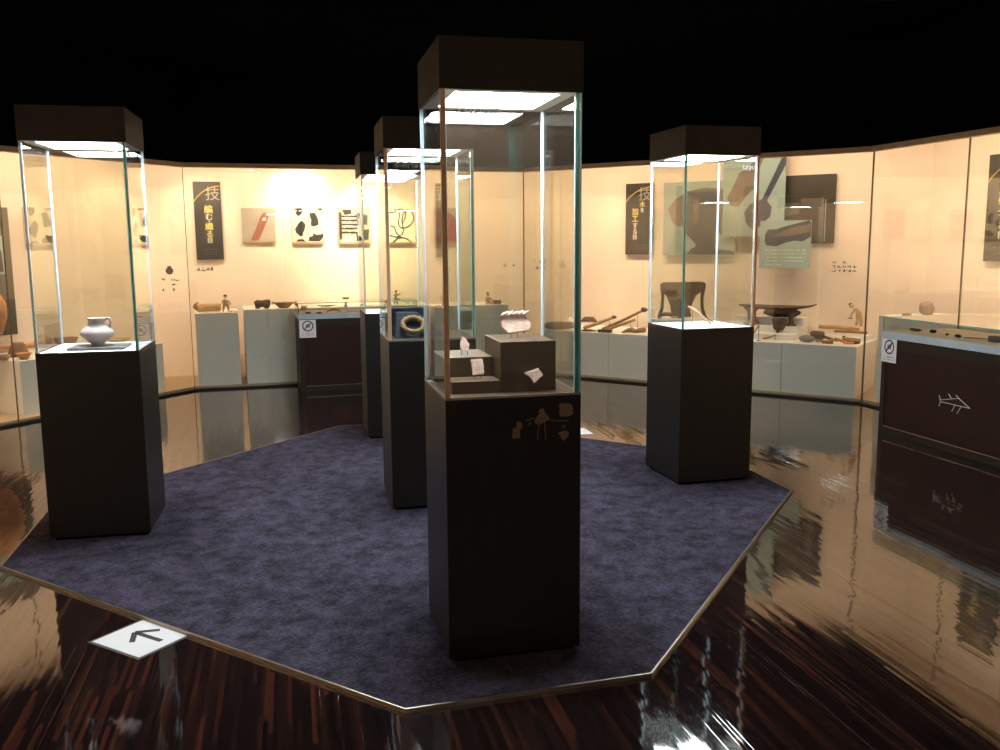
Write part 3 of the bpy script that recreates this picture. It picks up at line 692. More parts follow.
pole('longest slanted adze handle with a dark head, highest of the poles', (603, 331), (644, 311.5), Z4, 0, .019, 'wood', (.04, .022, .028))
pole('shorter wooden rod lying under the long adze handle', (606, 331.5), (635, 321.5), Z4, 0, .021, 'wood_l')
t = item('dark_tray', 'small dark tray with upright pegs at the front of the poles', 'tray', 2, 605, 333.5, z, 0, TOOLS2)
MB().b(-.075, .075, -.035, .035, 0, .032).build('tray', M_['wood_b'], t, bevel=.003)
for k in range(5): MB().tube([(-.045 + k * .022, 0, .03), (-.043 + k * .022, 0, .06)], .0035, 6).build('peg', M_['wood_l'], t)
solo('wooden_shoe', 'brown pointed wooden shoe shape near the front edge', 'wooden piece', MB().tube([(-.13, 0, .012), (-.06, 0, .035), (-.02, 0, .045), (.03, 0, .03), (.08, 0, .045), (.14, 0, .05)], [.012, .030, .038, .028, .034, .036], 10, sq=.8), M_['wood'], 2, 633, 334.5, z, 0, TOOLS2)
solo('flat_blade', 'dark flat wooden blade lying left of the dark tray', 'wooden piece', MB().tube([(-.09, 0, .01), (0, 0, .016), (.09, 0, .012)], [.02, .03, .018], 10, sq=.4), M_['wood_d'], 2, 589, 333, z, 0, TOOLS2)
# carved seat (big, behind case E)
w_s = .34; us, zs_ = uz(2, w_s, 682, 316)
zb = Z4 + .165
t = thing('carved_seat', 'large dark carved wooden seat with open sides, behind the bone tool case', 'carved seat', W(2, us, w_s, zb), ang(2) + .25)
x0, k_ = 0, 1.0
MB().vprism([(-.235, .300), (-.23, .37), (-.20, .385), (.20, .395), (.235, .375), (.235, .305), (.14, .25), (.10, .16), (.07, .03), (-.10, .03), (-.13, .16), (-.17, .25)], -.04, .05).build('panel', M_['wood_d'], t, bevel=.012)
for s_, e_ in ((-1, -.235), (1, .235)):
    MB().tube([(s_ * .215, 0, .34), (s_ * .205, -.01, .22), (s_ * .21, -.01, .12), (s_ * .235, 0, .03), (s_ * .235, 0, 0.0)], [.022, .017, .016, .022, .024], 10).build('leg', M_['wood_d'], t, smooth=True)
MB().tube([(-.235, -.01, .04), (-.15, -.02, .05), (-.04, -.01, .03), (.09, 0, .05)], [.024, .022, .024, .030], 10).build('foot_rail', M_['wood_d'], t, smooth=True)
MB().tube([(-.10, -.05, .02), (-.04, -.05, .025)], .012, 8).build('orange_peg', M_['clay'], t, smooth=True)
# stepped white risers + boat tray
def riser(u0, u1, w0, w1, z0, z1, label):
    mb = MB(); mb.b(0, u1 - u0, 0, w1 - w0, 0, z1 - z0); o = mb.build('riser', M_['plinth'], loc=W(2, u0, w0, z0), rz=ang(2), bevel=.001); return tag(o, label, 'riser', 'stepped risers on the low plinth')
riser(us - .30, us + .30, .20, .60, Z4, Z4 + .165, 'white riser under the large dark carved seat')
riser(3.02, 3.58, .60, .85, Z4 + .004, Z4 + .047, 'low white riser under the pale split log at the right end')
riser(2.15, 2.96, .30, .50, Z4, Z4 + .055, 'lowest and frontmost white riser step, under the footed cup')
riser(2.20, 2.95, .50, .68, Z4, Z4 + .12, 'middle white riser step, under the boat-shaped tray supports')
riser(2.25, 2.94, .68, .86, Z4, Z4 + .195, 'highest white riser step, at the back behind the boat-shaped tray')
zt = Z4 + .12
t = thing('boat_tray', 'long dark boat-shaped wooden tray on two carved supports', 'wooden tray', W(2, *(uz(2, .59, 772, 306)[0], .59), zt), ang(2))
zz = uz(2, .59, 772, 306)[1] - zt
MB().tube([(-.34, 0, zz + .0), (-.22, 0, zz - .005), (-.05, 0, zz - .012), (.12, 0, zz - .012), (.28, 0, zz - .004), (.38, 0, zz + .008), (.45, 0, zz + .032)], [.03, .055, .075, .075, .055, .035, .012], 14, sq=.34).build('hull', M_['wood_d'], t, smooth=True)
MB().blob((.15, 0, zz - .045), (.12, .05, .035), 2, .1, 3).build('belly', M_['wood_d'], t, smooth=True)
MB().lathe([(.055, 0), (.05, .012), (.026, .02), (.024, zz - .10), (.06, zz - .06)], 20, T=Matrix.Translation((.20, 0, 0))).build('support', M_['wood_d'], t, smooth=True)
MB().lathe([(.085, 0), (.075, .02), (.040, .05), (.045, zz - .06), (.09, zz - .02)], 20, T=Matrix.Translation((-.21, 0, 0))).build('support', M_['wood'], t, smooth=True)
solo('black_mask', 'black low mask-like carving on the upper riser behind the tray', 'carving', MB().blob((0, 0, .045), (.19, .05, .05), 12, .12, 3), M_['wood_b'], 2, 781, 315.5, Z4 + .195, 0)
t = item('footed_cup', 'dark brown flared cup on small feet at the front of the plinth', 'cup', 2, 779, 332.5, z + .055)
MB().lathe([(.045, .025), (.062, .05), (.074, .12), (.078, .142), (.066, .142), (.05, .06)], 24).build('bowl', M_['wood_d'], t, smooth=True)
for q in range(3): MB().tube([(.04 * math.cos(q * 2.1 + .5), .04 * math.sin(q * 2.1 + .5), .0), (.04 * math.cos(q * 2.1 + .5), .04 * math.sin(q * 2.1 + .5), .035)], [.014, .018], 8).build('foot', M_['wood_d'], t, smooth=True)
solo('round_mat', 'thin dark oval mat lying in front of the footed cup', 'mat', MB().lathe([(.10, 0), (.10, .008), (.09, .010)], 24, sy=.35), M_['wood_d'], 2, 772, 335.0, z + .003)
t = item('small_stick', 'small slanted brown stick on a wire foot, right of the case edge', 'stick', 2, 771, 340, z, 0, TOOLS2)
MB().tube([(-.085, 0, .008), (-.03, 0, .02), (.05, 0, .055)], [.008, .009, .005], 8).build('shaft', M_['wood'], t, smooth=True)
MB().tube([(.04, 0, .0), (.04, 0, .05)], .003, 6).build('wire_stand', M_['wire'], t)
t = item('hanging_rod', 'thin upright wire stand with a small dark piece at the plinth front', 'wire stand', 2, 758.5, 340.5, z, 0, TOOLS2)
MB().tube([(0, 0, 0), (0, 0, .15)], .003, 6).build('wire', M_['wire'], t); MB().lathe([(.025, 0), (.025, .004)], 14).build('foot', M_['wire'], t)
MB().tube([(-.05, 0, .07), (-.02, 0, .12), (.0, 0, .15)], .008, 6).build('point', M_['wood'], t, smooth=True)
solo('grey_stone', 'smooth grey-green oval stone at the plinth front', 'stone', MB().blob((0, 0, .035), (.075, .05, .035), 21, .05, 3), M_['stone'], 2, 807, -.25, z, 0)
t = item('mallet', 'dark ribbed wooden mallet with a slanted handle', 'mallet', 2, 817, -.50, z, 0, TOOLS2)
MB().tube([(-.07, .03, .045), (-.055, .03, .045), (.04, .02, .045), (.06, .02, .045)], [.036, .044, .044, .036], 14).build('head', M_['wood_d'], t, smooth=True)
MB().tube([(.05, .01, .040), (.12, -.02, .025), (.22, -.07, .012)], [.016, .014, .012], 8).build('handle', M_['wood_d'], t, smooth=True)
t = item('hafted_adze', 'orange-brown hafted adze with a curved handle, at the front right', 'adze', 2, 830, -.20, z, 0, TOOLS2)
MB().tube([(-.02, 0, .02), (.05, 0, .05), (.09, 0, .045), (.14, 0, .02), (.20, 0, .018), (.25, 0, .026)], [.014, .016, .014, .012, .011, .011], 10).build('handle', M_['clay'], t, smooth=True)
MB().tube([(-.13, 0, .026), (-.07, 0, .026)], [.022, .020], 8, sq=.6).build('blade', M_['stone'], t, smooth=True)
MB().tube([(-.07, 0, .022), (-.02, 0, .018), (.03, 0, .012)], [.018, .02, .012], 8).build('socket', M_['wood'], t, smooth=True)
MB().tube([(.225, 0, .026), (.27, 0, .030)], [.015, .014], 8).build('butt', M_['wood_d'], t, smooth=True)
t = item('wooden_peg_tool', 'thick tan wooden peg with a dark stub, right of the mallet', 'wooden tool', 2, 852, -.40, z, 0, TOOLS2)
MB().tube([(-.08, 0, .035), (0, -.01, .028), (.08, -.02, .024)], [.020, .024, .022], 12).build('peg', M_['wood'], t, smooth=True)
MB().tube([(-.075, 0, .03), (-.075, 0, .065)], .014, 8).build('stub', M_['wood_d'], t, smooth=True)
solo('split_log', 'pale split log lying across the back of the right low plinth', 'log', MB().tube([(-.19, 0, .06), (-.10, 0, .062), (0, 0, .06), (.10, 0, .055), (.20, 0, .05)], [.024, .027, .025, .022, .018], 12, sq=.8), M_['wood_l'], 2, 838, -.76, z + .05, 0, TOOLS2)
solo('wood_rod', 'thin orange-brown rod lying in front of the pale split log', 'rod', MB().tube([(-.15, 0, .03), (0, 0, .035), (.16, 0, .028)], .013, 10), M_['wood'], 2, 850, -.66, z + .05, 0, TOOLS2)
t = item('straw_figure', 'straw figure bent over at work on the pale split log', 'figurine', 2, 854, -.76, z + .05, 0)
zo = .105
figure(t, 'body', [(.045, 0, .085 + zo), (.03, -.005, .125 + zo), (-.005, -.01, .155 + zo), (.03, 0, .05 + zo), (.015, -.01, .005 + zo - .03), (.06, .01, .05 + zo), (.062, .01, .0 + zo - .03), (-.01, -.02, .12 + zo), (-.035, -.02, .085 + zo), (-.03, -.02, .05 + zo)],
       [(0, 1), (1, 2), (0, 3), (3, 4), (0, 5), (5, 6), (2, 7), (7, 8), (8, 9)], [.030, .032, .020, .018, .014, .018, .014, .012, .011, .009], M_['straw'])
MB().blob((-.035, -.012, .178 + zo), (.022, .022, .024), 1, .04, 3).build('head', M_['straw'], t, smooth=True); add_hair(t, (-.042, -.008, .188 + zo), .022)
MB().tube([(-.06, -.02, .055 + zo), (-.02, -.02, .052 + zo)], .006, 6).build('adze_in_hand', M_['wood_d'], t, smooth=True)
# ---- right plinth
t = item('stone_lump', 'squat tan stone lump on the tall plinth behind the right table case', 'stone', 3, 926, 314.5, Z5)
MB().blob((-.012, 0, .058), (.055, .05, .060), 31, .10, 3).blob((.03, 0, .055), (.045, .05, .056), 33, .1, 3).build('lump', M_['stone_l'], t, smooth=True)
solo('small_flake', 'small tan stone flake left of the squat stone lump', 'stone flake', MB().blob((0, 0, .012), (.05, .03, .016), 35, .2, 2), M_['stone_l'], 3, 907, 316, Z5)

# ---- left showcase: clay vessels
z = ZL; VL = 'clay vessels in the left showcase'
t = item('orange_jar', 'large round orange clay jar at the left edge of the view', 'jar', 0, -19, -.45, z, 0)
MB().lathe([(.07, .12), (.10, .14), (.17, .24), (.215, .38), (.21, .50), (.16, .60), (.11, .65), (.12, .68), (.10, .68), (.09, .64)], 32).build('body', M_['clay'], t, smooth=True)
MB().lathe([(.10, 0), (.10, .02), (.05, .04), (.06, .12)], 24).build('foot', M_['wood_d'], t, smooth=True)
t = item('long_spouted_vessel', 'long pale spouted vessel lying across at the back of the left plinth', 'vessel', 0, 22, -.72, z, -.3)
MB().tube([(-.20, 0, .07), (-.1, 0, .06), (.05, 0, .06), (.15, 0, .07)], [.018, .02, .022, .03], 10).build('spout', M_['clay'], t, smooth=True)
MB().blob((.18, 0, .09), (.08, .07, .06), 41, .1, 3).build('body', M_['wood_l'], t, smooth=True)
t = item('tripod_vessel', 'grey-brown conical vessel at the middle of the left plinth', 'vessel', 0, 17, -.50, z, 0, VL)
MB().lathe([(.09, 0), (.085, .03), (.06, .10), (.045, .125), (.035, .125)], 22).build('body', M_['clay_d'], t, smooth=True)
t = item('small_bowl', 'small orange clay bowl near the front corner of the left plinth', 'bowl', 0, 22, -.26, z, 0, VL)
MB().lathe([(.03, 0), (.05, .03), (.066, .055), (.056, .055), (.03, .02)], 22).build('bowl', M_['clay'], t, smooth=True)
t = item('small_bowl', 'small pale clay bowl at the left edge of the left plinth', 'bowl', 0, 4, 360, z, 0, VL)
MB().lathe([(.025, 0), (.05, .02), (.056, .045), (.046, .045), (.03, .02)], 22).build('bowl', M_['wood_l'], t, smooth=True)
t = item('dark_bowl', 'dark wide bowl seen through the glass beside the round pale pot', 'bowl', 0, 66, 341, z, 0, VL)
MB().lathe([(.05, 0), (.09, .04), (.115, .09), (.105, .09), (.06, .03)], 24).build('bowl', M_['clay_d'], t, smooth=True)
t = item('pale_dish', 'pale flat dish seen through the glass right of the round pale pot', 'dish', 0, 119, 342, z, 0, VL)
MB().lathe([(.06, 0), (.10, .02), (.12, .035), (.11, .035), (.06, .012)], 24).build('dish', M_['wood_l'], t, smooth=True)

# ------------------------------------------------------------------ table cases in front of the wall showcase
def table_case(i, u0, L, w0, w1, label, bits):
    t = thing('table_case', label, 'table case', W(i, u0, w0, 0), ang(i), 'low table display cases before the wall showcase')
    D = w1 - w0
    MB().b(0, L, .012, D, .0, .74).build('body', M_['darkframe'], t, bevel=.002)
    MB().b(.05, L - .05, .006, .02, .06, .66).build('front_panel', M_['maroon'], t)
    MB().b(.0, L, .0, .012, .66, .74).b(.0, .05, 0, .012, .0, .66).b(L - .05, L, 0, .012, 0, .66).b(.05, L - .05, 0, .012, 0, .055).build('front_frame', M_['darkframe'], t, bevel=.001)
    MB().b(.05, L - .05, -.001, .010, .055, .060).build('gold_bead', M_['steel'], t)
    MB().b(.0, L, .0, D, .741, .792).build('pale_band', M_['band'], t, bevel=.001)
    MB().b(.012, L - .012, .012, D - .01, .7925, .797).build('display_bed', M_['bed'], t)
    ZTT = .905
    for nm, bx in (('front_pane', (0, L, 0, .006, .7925, ZTT - .006)), ('side_pane', (0, .006, .007, D - .007, .7925, ZTT - .006)), ('side_pane', (L - .006, L, .007, D - .007, .7925, ZTT - .006)), ('top_pane', (0, L, 0, D, ZTT - .006, ZTT))):
        MB().b(*bx).build(nm, M_['wglass'], t)
    # the polished edges of the panes read as thin dark green lines
    MB().b(-.001, L, -.002, .0, ZTT - .006, ZTT).b(-.002, 0, -.001, .005, .7925, ZTT - .006).build('glass_edge', M_['edge'], t)
    return t
TLc = table_case(1, 1.04, 1.22, -.50, -.04, 'left table case with maroon front, standing against the back-left showcase', None)
TRc = table_case(3, 1.095, 2.4, -.66, -.04, 'right table case with a white line drawing of a fish on its maroon front', None)
BZ = .797
def bit(name, label, cat, mb, mat, i, px, py, rz=0, group='small finds inside the table cases'):
    return solo(name, label, cat, mb, mat, i, px, py, BZ, rz, group)
bit('dark_flake', 'leftmost small dark flake inside the left table case', 'flake', MB().blob((0, 0, .008), (.03, .015, .009), 51, .15, 2), M_['wood_d'], 1, 308, 313.5)
bit('dark_flake', 'small dark flake inside the left table case, nearer the arched comb', 'flake', MB().blob((0, 0, .008), (.028, .014, .009), 52, .15, 2), M_['wood_d'], 1, 319, 313.5)
bit('arched_comb', 'brown arched bow-shaped find inside the left table case', 'find', MB().tube([(-.07, 0, .006), (-.05, 0, .022), (0, 0, .032), (.05, 0, .022), (.07, 0, .006)], [.005, .008, .009, .008, .005], 8), M_['wood'], 1, 334, 312.5)
bit('white_block', 'small white support block inside the left table case', 'block', MB().b(-.05, .05, -.03, .03, 0, .03), M_['paper'], 1, 352, 311)
bit('white_block', 'small upright cream card at the left end of the left table case', 'block', MB().b(-.03, .03, -.01, .01, 0, .05), M_['bed'], 1, 304, 310.5)
bit('long_flake', 'long dark flake at the left end of the right table case', 'flake', MB().blob((0, 0, .010), (.075, .022, .011), 53, .12, 2), M_['wood_d'], 3, 915, 331)
bit('round_find', 'small round dark find beside the long dark flake', 'find', MB().blob((0, 0, .014), (.026, .024, .014), 54, .1, 2), M_['wood_b'], 3, 933, 333)
bit('tiny_find', 'tiny grey find in the middle of the right table case', 'find', MB().blob((0, 0, .008), (.012, .012, .009), 55, .1, 2), M_['wood_d'], 3, 947, 335.5)
bit('oval_find', 'oval dark find before the bent wire in the right table case', 'find', MB().blob((0, 0, .011), (.030, .02, .012), 56, .1, 2), M_['wood_b'], 3, 958, 337.5)
bit('bent_wire', 'long thin bent grey wire lying in the right table case', 'wire', MB().tube([(-.12, 0, .006), (-.04, -.02, .012), (.06, 0, .014), (.13, .01, .016)], .0035, 6), M_['wire'], 3, 977, 340)
bit('clear_box', 'small grey box at the right edge inside the right table case', 'box', MB().b(-.04, .04, -.03, .03, 0, .04), M_['slate'], 3, 996, 342)
# fish drawing on the right table case
def K(x, y):
    u, zz = uz(3, -.66, 860 + x * .2266, 280 + y * .2266); return (u - 1.095, zz)
fd = MB()
def fl(*pts):
    for a, b_ in zip(pts[:-1], pts[1:]):
        (x0, z0), (x1, z1) = K(*a), K(*b_); fd.tube([(x0, .005, z0), (x1, .005, z1)], .0022, 6)
fl((348, 530), (432, 522), (482, 567), (352, 537)); fl((346, 508), (352, 528)); fl((352, 537), (346, 556)); fl((388, 503), (402, 524)); fl((420, 508), (436, 524)); fl((416, 553), (402, 580)); fl((444, 558), (425, 590))
fd.build('fish_drawing', M_['white'], TRc)
# no-photography cards
def card(i, u, w, z, label):
    t = thing('notice_card', label, 'notice card', W(i, u, w, z), ang(i), 'no-photography cards on the table cases')
    MB().b(0, .165, -.002, 0, 0, .18).build('card', M_['paper'], t)
    cx, cz, R = .085, .118, .05; n = 28
    MB().tube([(cx + R * math.cos(2 * PI * k / n), -.0035, cz + R * math.sin(2 * PI * k / n)) for k in range(n)], .0055, 6, closed=True, sq=.5).tube([(cx - .033, -.0035, cz - .033), (cx + .033, -.0035, cz + .033)], .005, 6).build('prohibition_ring', M_['ink'], t)
    MB().b(cx - .022, cx + .022, -.003, -.0018, cz - .016, cz + .014).b(cx - .008, cx + .008, -.003, -.0018, cz + .014, cz + .020).build('camera_symbol', M_['greyprint'], t)
    mb = MB(); strokes(mb, .03, .14, .033, .045, -.0026, 9, 3, .001); strokes(mb, .015, .15, .013, .026, -.0026, 12, 4, .001); mb.build('small_print', M_['ink'], t)
    return t
card(1, 1.045, -.504, .555, 'white no-photography card at the left front corner of the left table case')
card(1, uz(1, -.504, 382, 325)[0], -.504, .565, 'white no-photography card seen beside the front corner of the ring case')
card(3, 1.098, -.664, .56, 'white no-photography card at the front corner of the right table case')

# ------------------------------------------------------------------ pictures, banners and prints on the back walls
PG = 'square pictures in a row on the showcase wall'
def panel(name, label, cat, i, w, px0, py0, px1, py1, face, edge, th=.03, group=None):
    (u0, z1), (u1, z0) = uz(i, w, px0, py0), uz(i, w, px1, py1)
    t = thing(name, label, cat, W(i, u0, w, z0), ang(i), group)
    MB().b(0, u1 - u0, 0, th, 0, z1 - z0).build('board', face, t, bevel=.001)
    if w + th < DEP - .003:
        MB().b((u1 - u0) * .3, (u1 - u0) * .7, th, DEP - w, (z1 - z0) * .3, (z1 - z0) * .7).build('wall_bracket', M_['black'], t)
    if edge: MB().b(0, u1 - u0, -.0005, th, -.006, .012).build('lower_edge', edge, t)
    return t, u1 - u0, z1 - z0
def blotches(t, w, h, polys, name, mat, y=-.0012):
    mb = MB()
    for P in polys: mb.vprism([(min(max(x, 0), 1) * w, min(max(1 - zz_, 0), 1) * h) for x, zz_ in P], y, .0005)
    return mb.build(name, mat, t)
def cow(t, w, h):
    polys = [[(.08, 0), (.33, 0), (.36, .08), (.33, .17), (.22, .23), (.14, .17), (.13, .06)], [(.56, .14), (.72, .12), (.80, .20), (.85, .34), (.84, .48), (.70, .54), (.62, .52), (.62, .34)],
             [(.30, .35), (.38, .40), (.44, .52), (.38, .64), (.34, .78), (.26, .80), (.14, .72), (.10, .60), (.18, .46)], [(.50, .94), (.54, .84), (.66, .78), (.66, .70), (.78, .76), (.98, .73), (.98, .86), (.86, .94)],
             [(.12, .96), (.20, .88), (.36, .88), (.44, .96)], [(.78, 0), (.98, 0), (.98, .08), (.86, .06)]]
    out = []
    for P in polys:                       # ragged outlines
        r = random.Random(int(P[0][0] * 100)); Q = []
        for k in range(len(P)):
            a, b_ = P[k], P[(k + 1) % len(P)]
            for s_ in (0, .33, .66): Q.append((a[0] + (b_[0] - a[0]) * s_ + r.uniform(-.014, .014), a[1] + (b_[1] - a[1]) * s_ + r.uniform(-.014, .014)))
        out.append(Q)
    blotches(t, w, h, out, 'slate_blotches', M_['blotch'])
t, w, h = panel('wall_picture', 'square picture of a red lacquered rod on grey, right of the first banner', 'picture', 1, .865, 241, 208, 276, 242, M_['canvas_grey'], M_['canvas_edge'], group=PG)
blotches(t, w, h, [[(.25, .95), (.58, .22), (.66, .14), (.76, .13), (.82, .22), (.78, .34), (.48, .95)]], 'red_rod', M_['red'])
blotches(t, w, h, [[(.62, .30), (.70, .27), (.74, .33), (.68, .38), (.62, .36)]], 'pale_band', M_['canvas'], -.0020)
t, w, h = panel('wall_picture', 'square picture with dark ragged blotches on cream, right of the red rod picture', 'picture', 1, .865, 291, 208, 324, 243, M_['canvas'], M_['canvas_edge'], group=PG); cow(t, w, h)
t, w, h = panel('wall_picture', 'square picture of dark woven bands, between the blotched and the looped-cord pictures', 'picture', 1, .865, 338, 208, 371, 243, M_['canvas_tan'], M_['canvas_edge'], group=PG)
mb = MB(); r = random.Random(5)
for k in range(5):
    z_ = h * (.30 + .115 * k)
    P = []; n = 12
    top = [(w * (.08 + .5 * q / n), z_ + .010 + r.uniform(-.004, .006)) for q in range(n + 1)]; bot = [(x, z_ - .008 + r.uniform(-.005, .003)) for x, _ in top[::-1]]
    mb.vprism(top + bot, -.0012, .0005)
for P in ([(.02, .12), (.10, .12), (.10, .88), (.02, .9)], [(.56, .15), (.72, .2), (.70, .52), (.58, .5)], [(.54, .72), (.70, .66), (.72, .95), (.56, .95)], [(.76, .16), (.92, .2), (.90, .5), (.78, .46)], [(.78, .62), (.95, .6), (.92, .92), (.76, .9)], [(.12, .06), (.4, .04), (.42, .16), (.2, .2)]):
    mb.vprism([(x * w, (1 - q) * h) for x, q in P], -.0012, .0005)
mb.build('woven_bands', M_['blotch'], t)
blotches(t, w, h, [[(.10, .95), (.14, .84), (.3, .86), (.36, .80), (.46, .86), (.52, .95)]], 'pale_patch', M_['canvas'], -.0016)
t, w, h = panel('wall_picture', 'square cream picture of looped dark cord, seen through the ring case', 'picture', 1, .865, 388, 208, 416, 243, M_['canvas'], M_['canvas_edge'], group=PG)
mb = MB()
def cord(pts, r_=.0065):
    P = [Vector((x * w, -.003, (1 - q) * h)) for x, q in pts]; Q = []
    for k in range(len(P) - 1):                           # Catmull-Rom smoothing
        a, b_, c, d = P[max(k - 1, 0)], P[k], P[k + 1], P[min(k + 2, len(P) - 1)]
        for s_ in range(6):
            u = s_ / 6; Q.append(.5 * ((2 * b_) + (-a + c) * u + (2 * a - 5 * b_ + 4 * c - d) * u * u + (-a + 3 * b_ - 3 * c + d) * u ** 3))
    Q.append(P[-1]); mb.tube(Q, r_, 6)
cord([(.03, .12), (.2, .12), (.32, .06), (.42, .2), (.36, .42), (.48, .56), (.72, .52), (.92, .36), (.9, .16), (.7, .06), (.55, .16), (.5, .4), (.55, .62), (.48, .76)])
cord([(.2, 0), (.3, .06), (.5, .02), (.64, .16), (.58, .34), (.52, .44)]); cord([(.05, .5), (.2, .54), (.3, .72), (.45, .8)]); cord([(.05, .76), (.22, .82), (.45, .8)]); cord([(.14, .98), (.3, .88), (.48, .84), (.66, .88), (.82, .98)])
mb.build('looped_cord', M_['blotch'], t, smooth=True)
t, w, h = panel('wall_picture', 'square picture of a dull red rounded fan shape, seen through the nearest case', 'picture', 1, .865, 430, 208, 459, 243, M_['canvas_grey'], M_['canvas_edge'], group=PG)
blotches(t, w, h, [[(.08, .06), (.46, .04), (.66, .12), (.84, .24), (.94, .40), (.96, .95), (.08, .95)]], 'red_shape', M_['redboard'])
blotches(t, w, h, [[(.22 + .1 * math.cos(k * .7), .66 + .1 * math.sin(k * .7)) for k in range(9)]], 'pale_spot', M_['boardgreen'], -.002)
t, w, h = panel('wall_picture', 'square blotched picture in the left showcase, left of the round-pot case edge', 'picture', 0, .865, 24, 207, 56, 245, M_['canvas'], M_['canvas_edge'], group=PG); cow(t, w, h)
t, w, h = panel('wall_picture', 'square blotched picture in the left showcase, seen past the right edge of the round-pot case', 'picture', 0, .865, 130, 208, 147.5, 244, M_['canvas'], M_['canvas_edge'], group=PG); cow(t, w, h)
t, w, h = panel('photo_mural', 'tall dark brown photo panel standing in the left showcase at the frame edge', 'photo panel', 0, .80, -40, 206, 18, 334, M_['boardmid'], None)
blotches(t, w, h, [[(.0, .72), (1, .72), (1, 1), (0, 1)]], 'dark_base', M_['boarddark']); blotches(t, w, h, [[(.1, .22), (.86, .22), (.86, .52), (.1, .52)]], 'sage_inset', M_['boardgreen'], -.0014); blotches(t, w, h, [[(.6, .5), (.64, .34), (.72, .3), (.78, .34), (.80, .5)]], 'dark_vessel_shape', M_['boarddark'], -.002)

def banner(label, i, w_, box, chars):
    t, w, h = panel('title_banner', label, 'banner', i, w_, *box, M_['banner'], None, .02, 'charcoal title banners with a gold arc')
    n = 14; arc = []
    MB().tube([(w * (.01 + .96 * k / n), -.002, h * (.745 + .20 * math.sin(PI / 2 * (k / n) ** .8))) for k in range(n + 1)], .0045, 6).build('gold_arc', M_['gold'], t)
    mb = MB(); mb.text('技', .16, w * .70, -.0012, h * .835); mb.build('large_character', M_['canvas_grey'], t)
    by = {}
    for ch, x, zf, sz, mt in chars: by.setdefault(mt, MB()).text(ch, sz, w * x, -.0014, h * zf)
    for mt, mb in by.items(): mb.build('title_lettering', M_[mt], t)
    mb = MB(); strokes(mb, w * .22, w * .85, h * .125, h * .14, -.001, 14, 9, .001); strokes(mb, w * .3, w * .75, h * .095, h * .105, -.001, 10, 10, .001); strokes(mb, w * .28, w * .8, h * .065, h * .078, -.001, 12, 11, .001)
    mb.build('small_print', M_['greyprint'], t)
    return t
banner('charcoal banner with gold arc, leftmost on the back wall, beside the red rod picture', 1, .86, (192.5, 181.5, 224, 259.5),
       [('編', .52, .64, .095, 'yellow'), ('む', .53, .545, .085, 'white'), ('・', .53, .485, .06, 'white'), ('織', .52, .42, .090, 'yellow'), ('る', .53, .325, .085, 'yellow'), ('技', .53, .245, .065, 'white')])
banner('charcoal banner with gold arc, left of the large photo boards and bone tool case', 2, .86, (626, 184, 652, 254.5),
       [('木', .62, .70, .075, 'yellow'), ('を', .62, .62, .06, 'white'), ('加', .36, .60, .085, 'yellow'), ('工', .36, .50, .085, 'yellow'), ('す', .36, .405, .07, 'white'), ('る', .36, .325, .07, 'white'), ('技', .36, .245, .065, 'white')])
banner('charcoal banner with gold arc, cut by the right frame edge in the right showcase', 3, .86, (990, 155, 1022, 262),
       [('加', .42, .60, .10, 'yellow'), ('工', .42, .50, .10, 'yellow'), ('す', .42, .405, .08, 'white'), ('る', .42, .325, .08, 'white'), ('技', .42, .245, .07, 'white')])

BG = 'large photo boards on the back-right wall'
t, w, h = panel('photo_board', 'large sage board showing a mauve arch and dark block, seen through the bone tool case', 'photo board', 2, .84, 664, 183, 734.5, 255, M_['boardgreen'], None, .02, BG)
P = [(.12, .52), (.06, .36), (.18, .22), (.34, .13), (.55, .09), (.80, .11), (.98, .16), (.98, .78), (.82, .74), (.70, .60), (.56, .80), (.44, .72), (.30, .62), (.16, .58)]
blotches(t, w, h, [P], 'mauve_arch', M_['boardpink'])
blotches(t, w, h, [[(.34, .14), (.74, .14), (.73, .98), (.48, .98), (.46, .84), (.32, .70)], [(.34, .98), (.42, .90), (.62, .88), (.78, .92), (.99, .95), (.99, .99), (.34, .99)]], 'dark_block', M_['boardnavy'], -.0020)
blotches(t, w, h, [[(.42, .24), (.50, .24), (.50, .56), (.42, .56)]], 'mauve_strip', M_['boardpink'], -.0028)
t, w, h = panel('photo_board', 'large sage board showing two long-handled tools, highest of the photo boards', 'photo board', 2, .78, 724, 158, 783.5, 236, M_['boardgreen'], None, .02, BG)
blotches(t, w, h, [[(.06, .50), (.12, .44), (.18, .34), (.26, .20), (.42, .12), (.54, .0), (.66, .0), (.58, .16), (.56, .36), (.40, .48), (.26, .62), (.12, .60)]], 'brown_tool', M_['boardpink'])
blotches(t, w, h, [[(.98, .0), (1, .0), (1, .12), (.72, .56), (.80, .64), (.78, .76), (.66, .84), (.54, .94), (.40, .84), (.36, .70), (.44, .60), (.58, .56), (.64, .54), (.92, .06)]], 'dark_mallet', M_['boardnavy'])
t, w, h = panel('photo_board', 'dark brown board of nested rectangles, rightmost of the photo boards', 'photo board', 2, .86, 783, 176, 833.5, 243.5, M_['boarddark'], None, .02, BG)
blotches(t, w, h, [[(.36, .34), (.80, .34), (.80, .99), (.70, .99), (.70, .46), (.36, .46)], [(.03, .40), (.34, .40), (.34, .55), (.03, .60)]], 'brown_outline', M_['boardmid'])
blotches(t, w, h, [[(.82, .36), (.835, .36), (.835, .98), (.82, .98)]], 'pale_line', M_['boardgreen'], -.002)
t, w, h = panel('info_board', 'small sage board with a dark boat-shaped tool above lines of text', 'info board', 2, .72, 760.5, 221, 809.5, 268.5, M_['boardgreen'], None, .02)
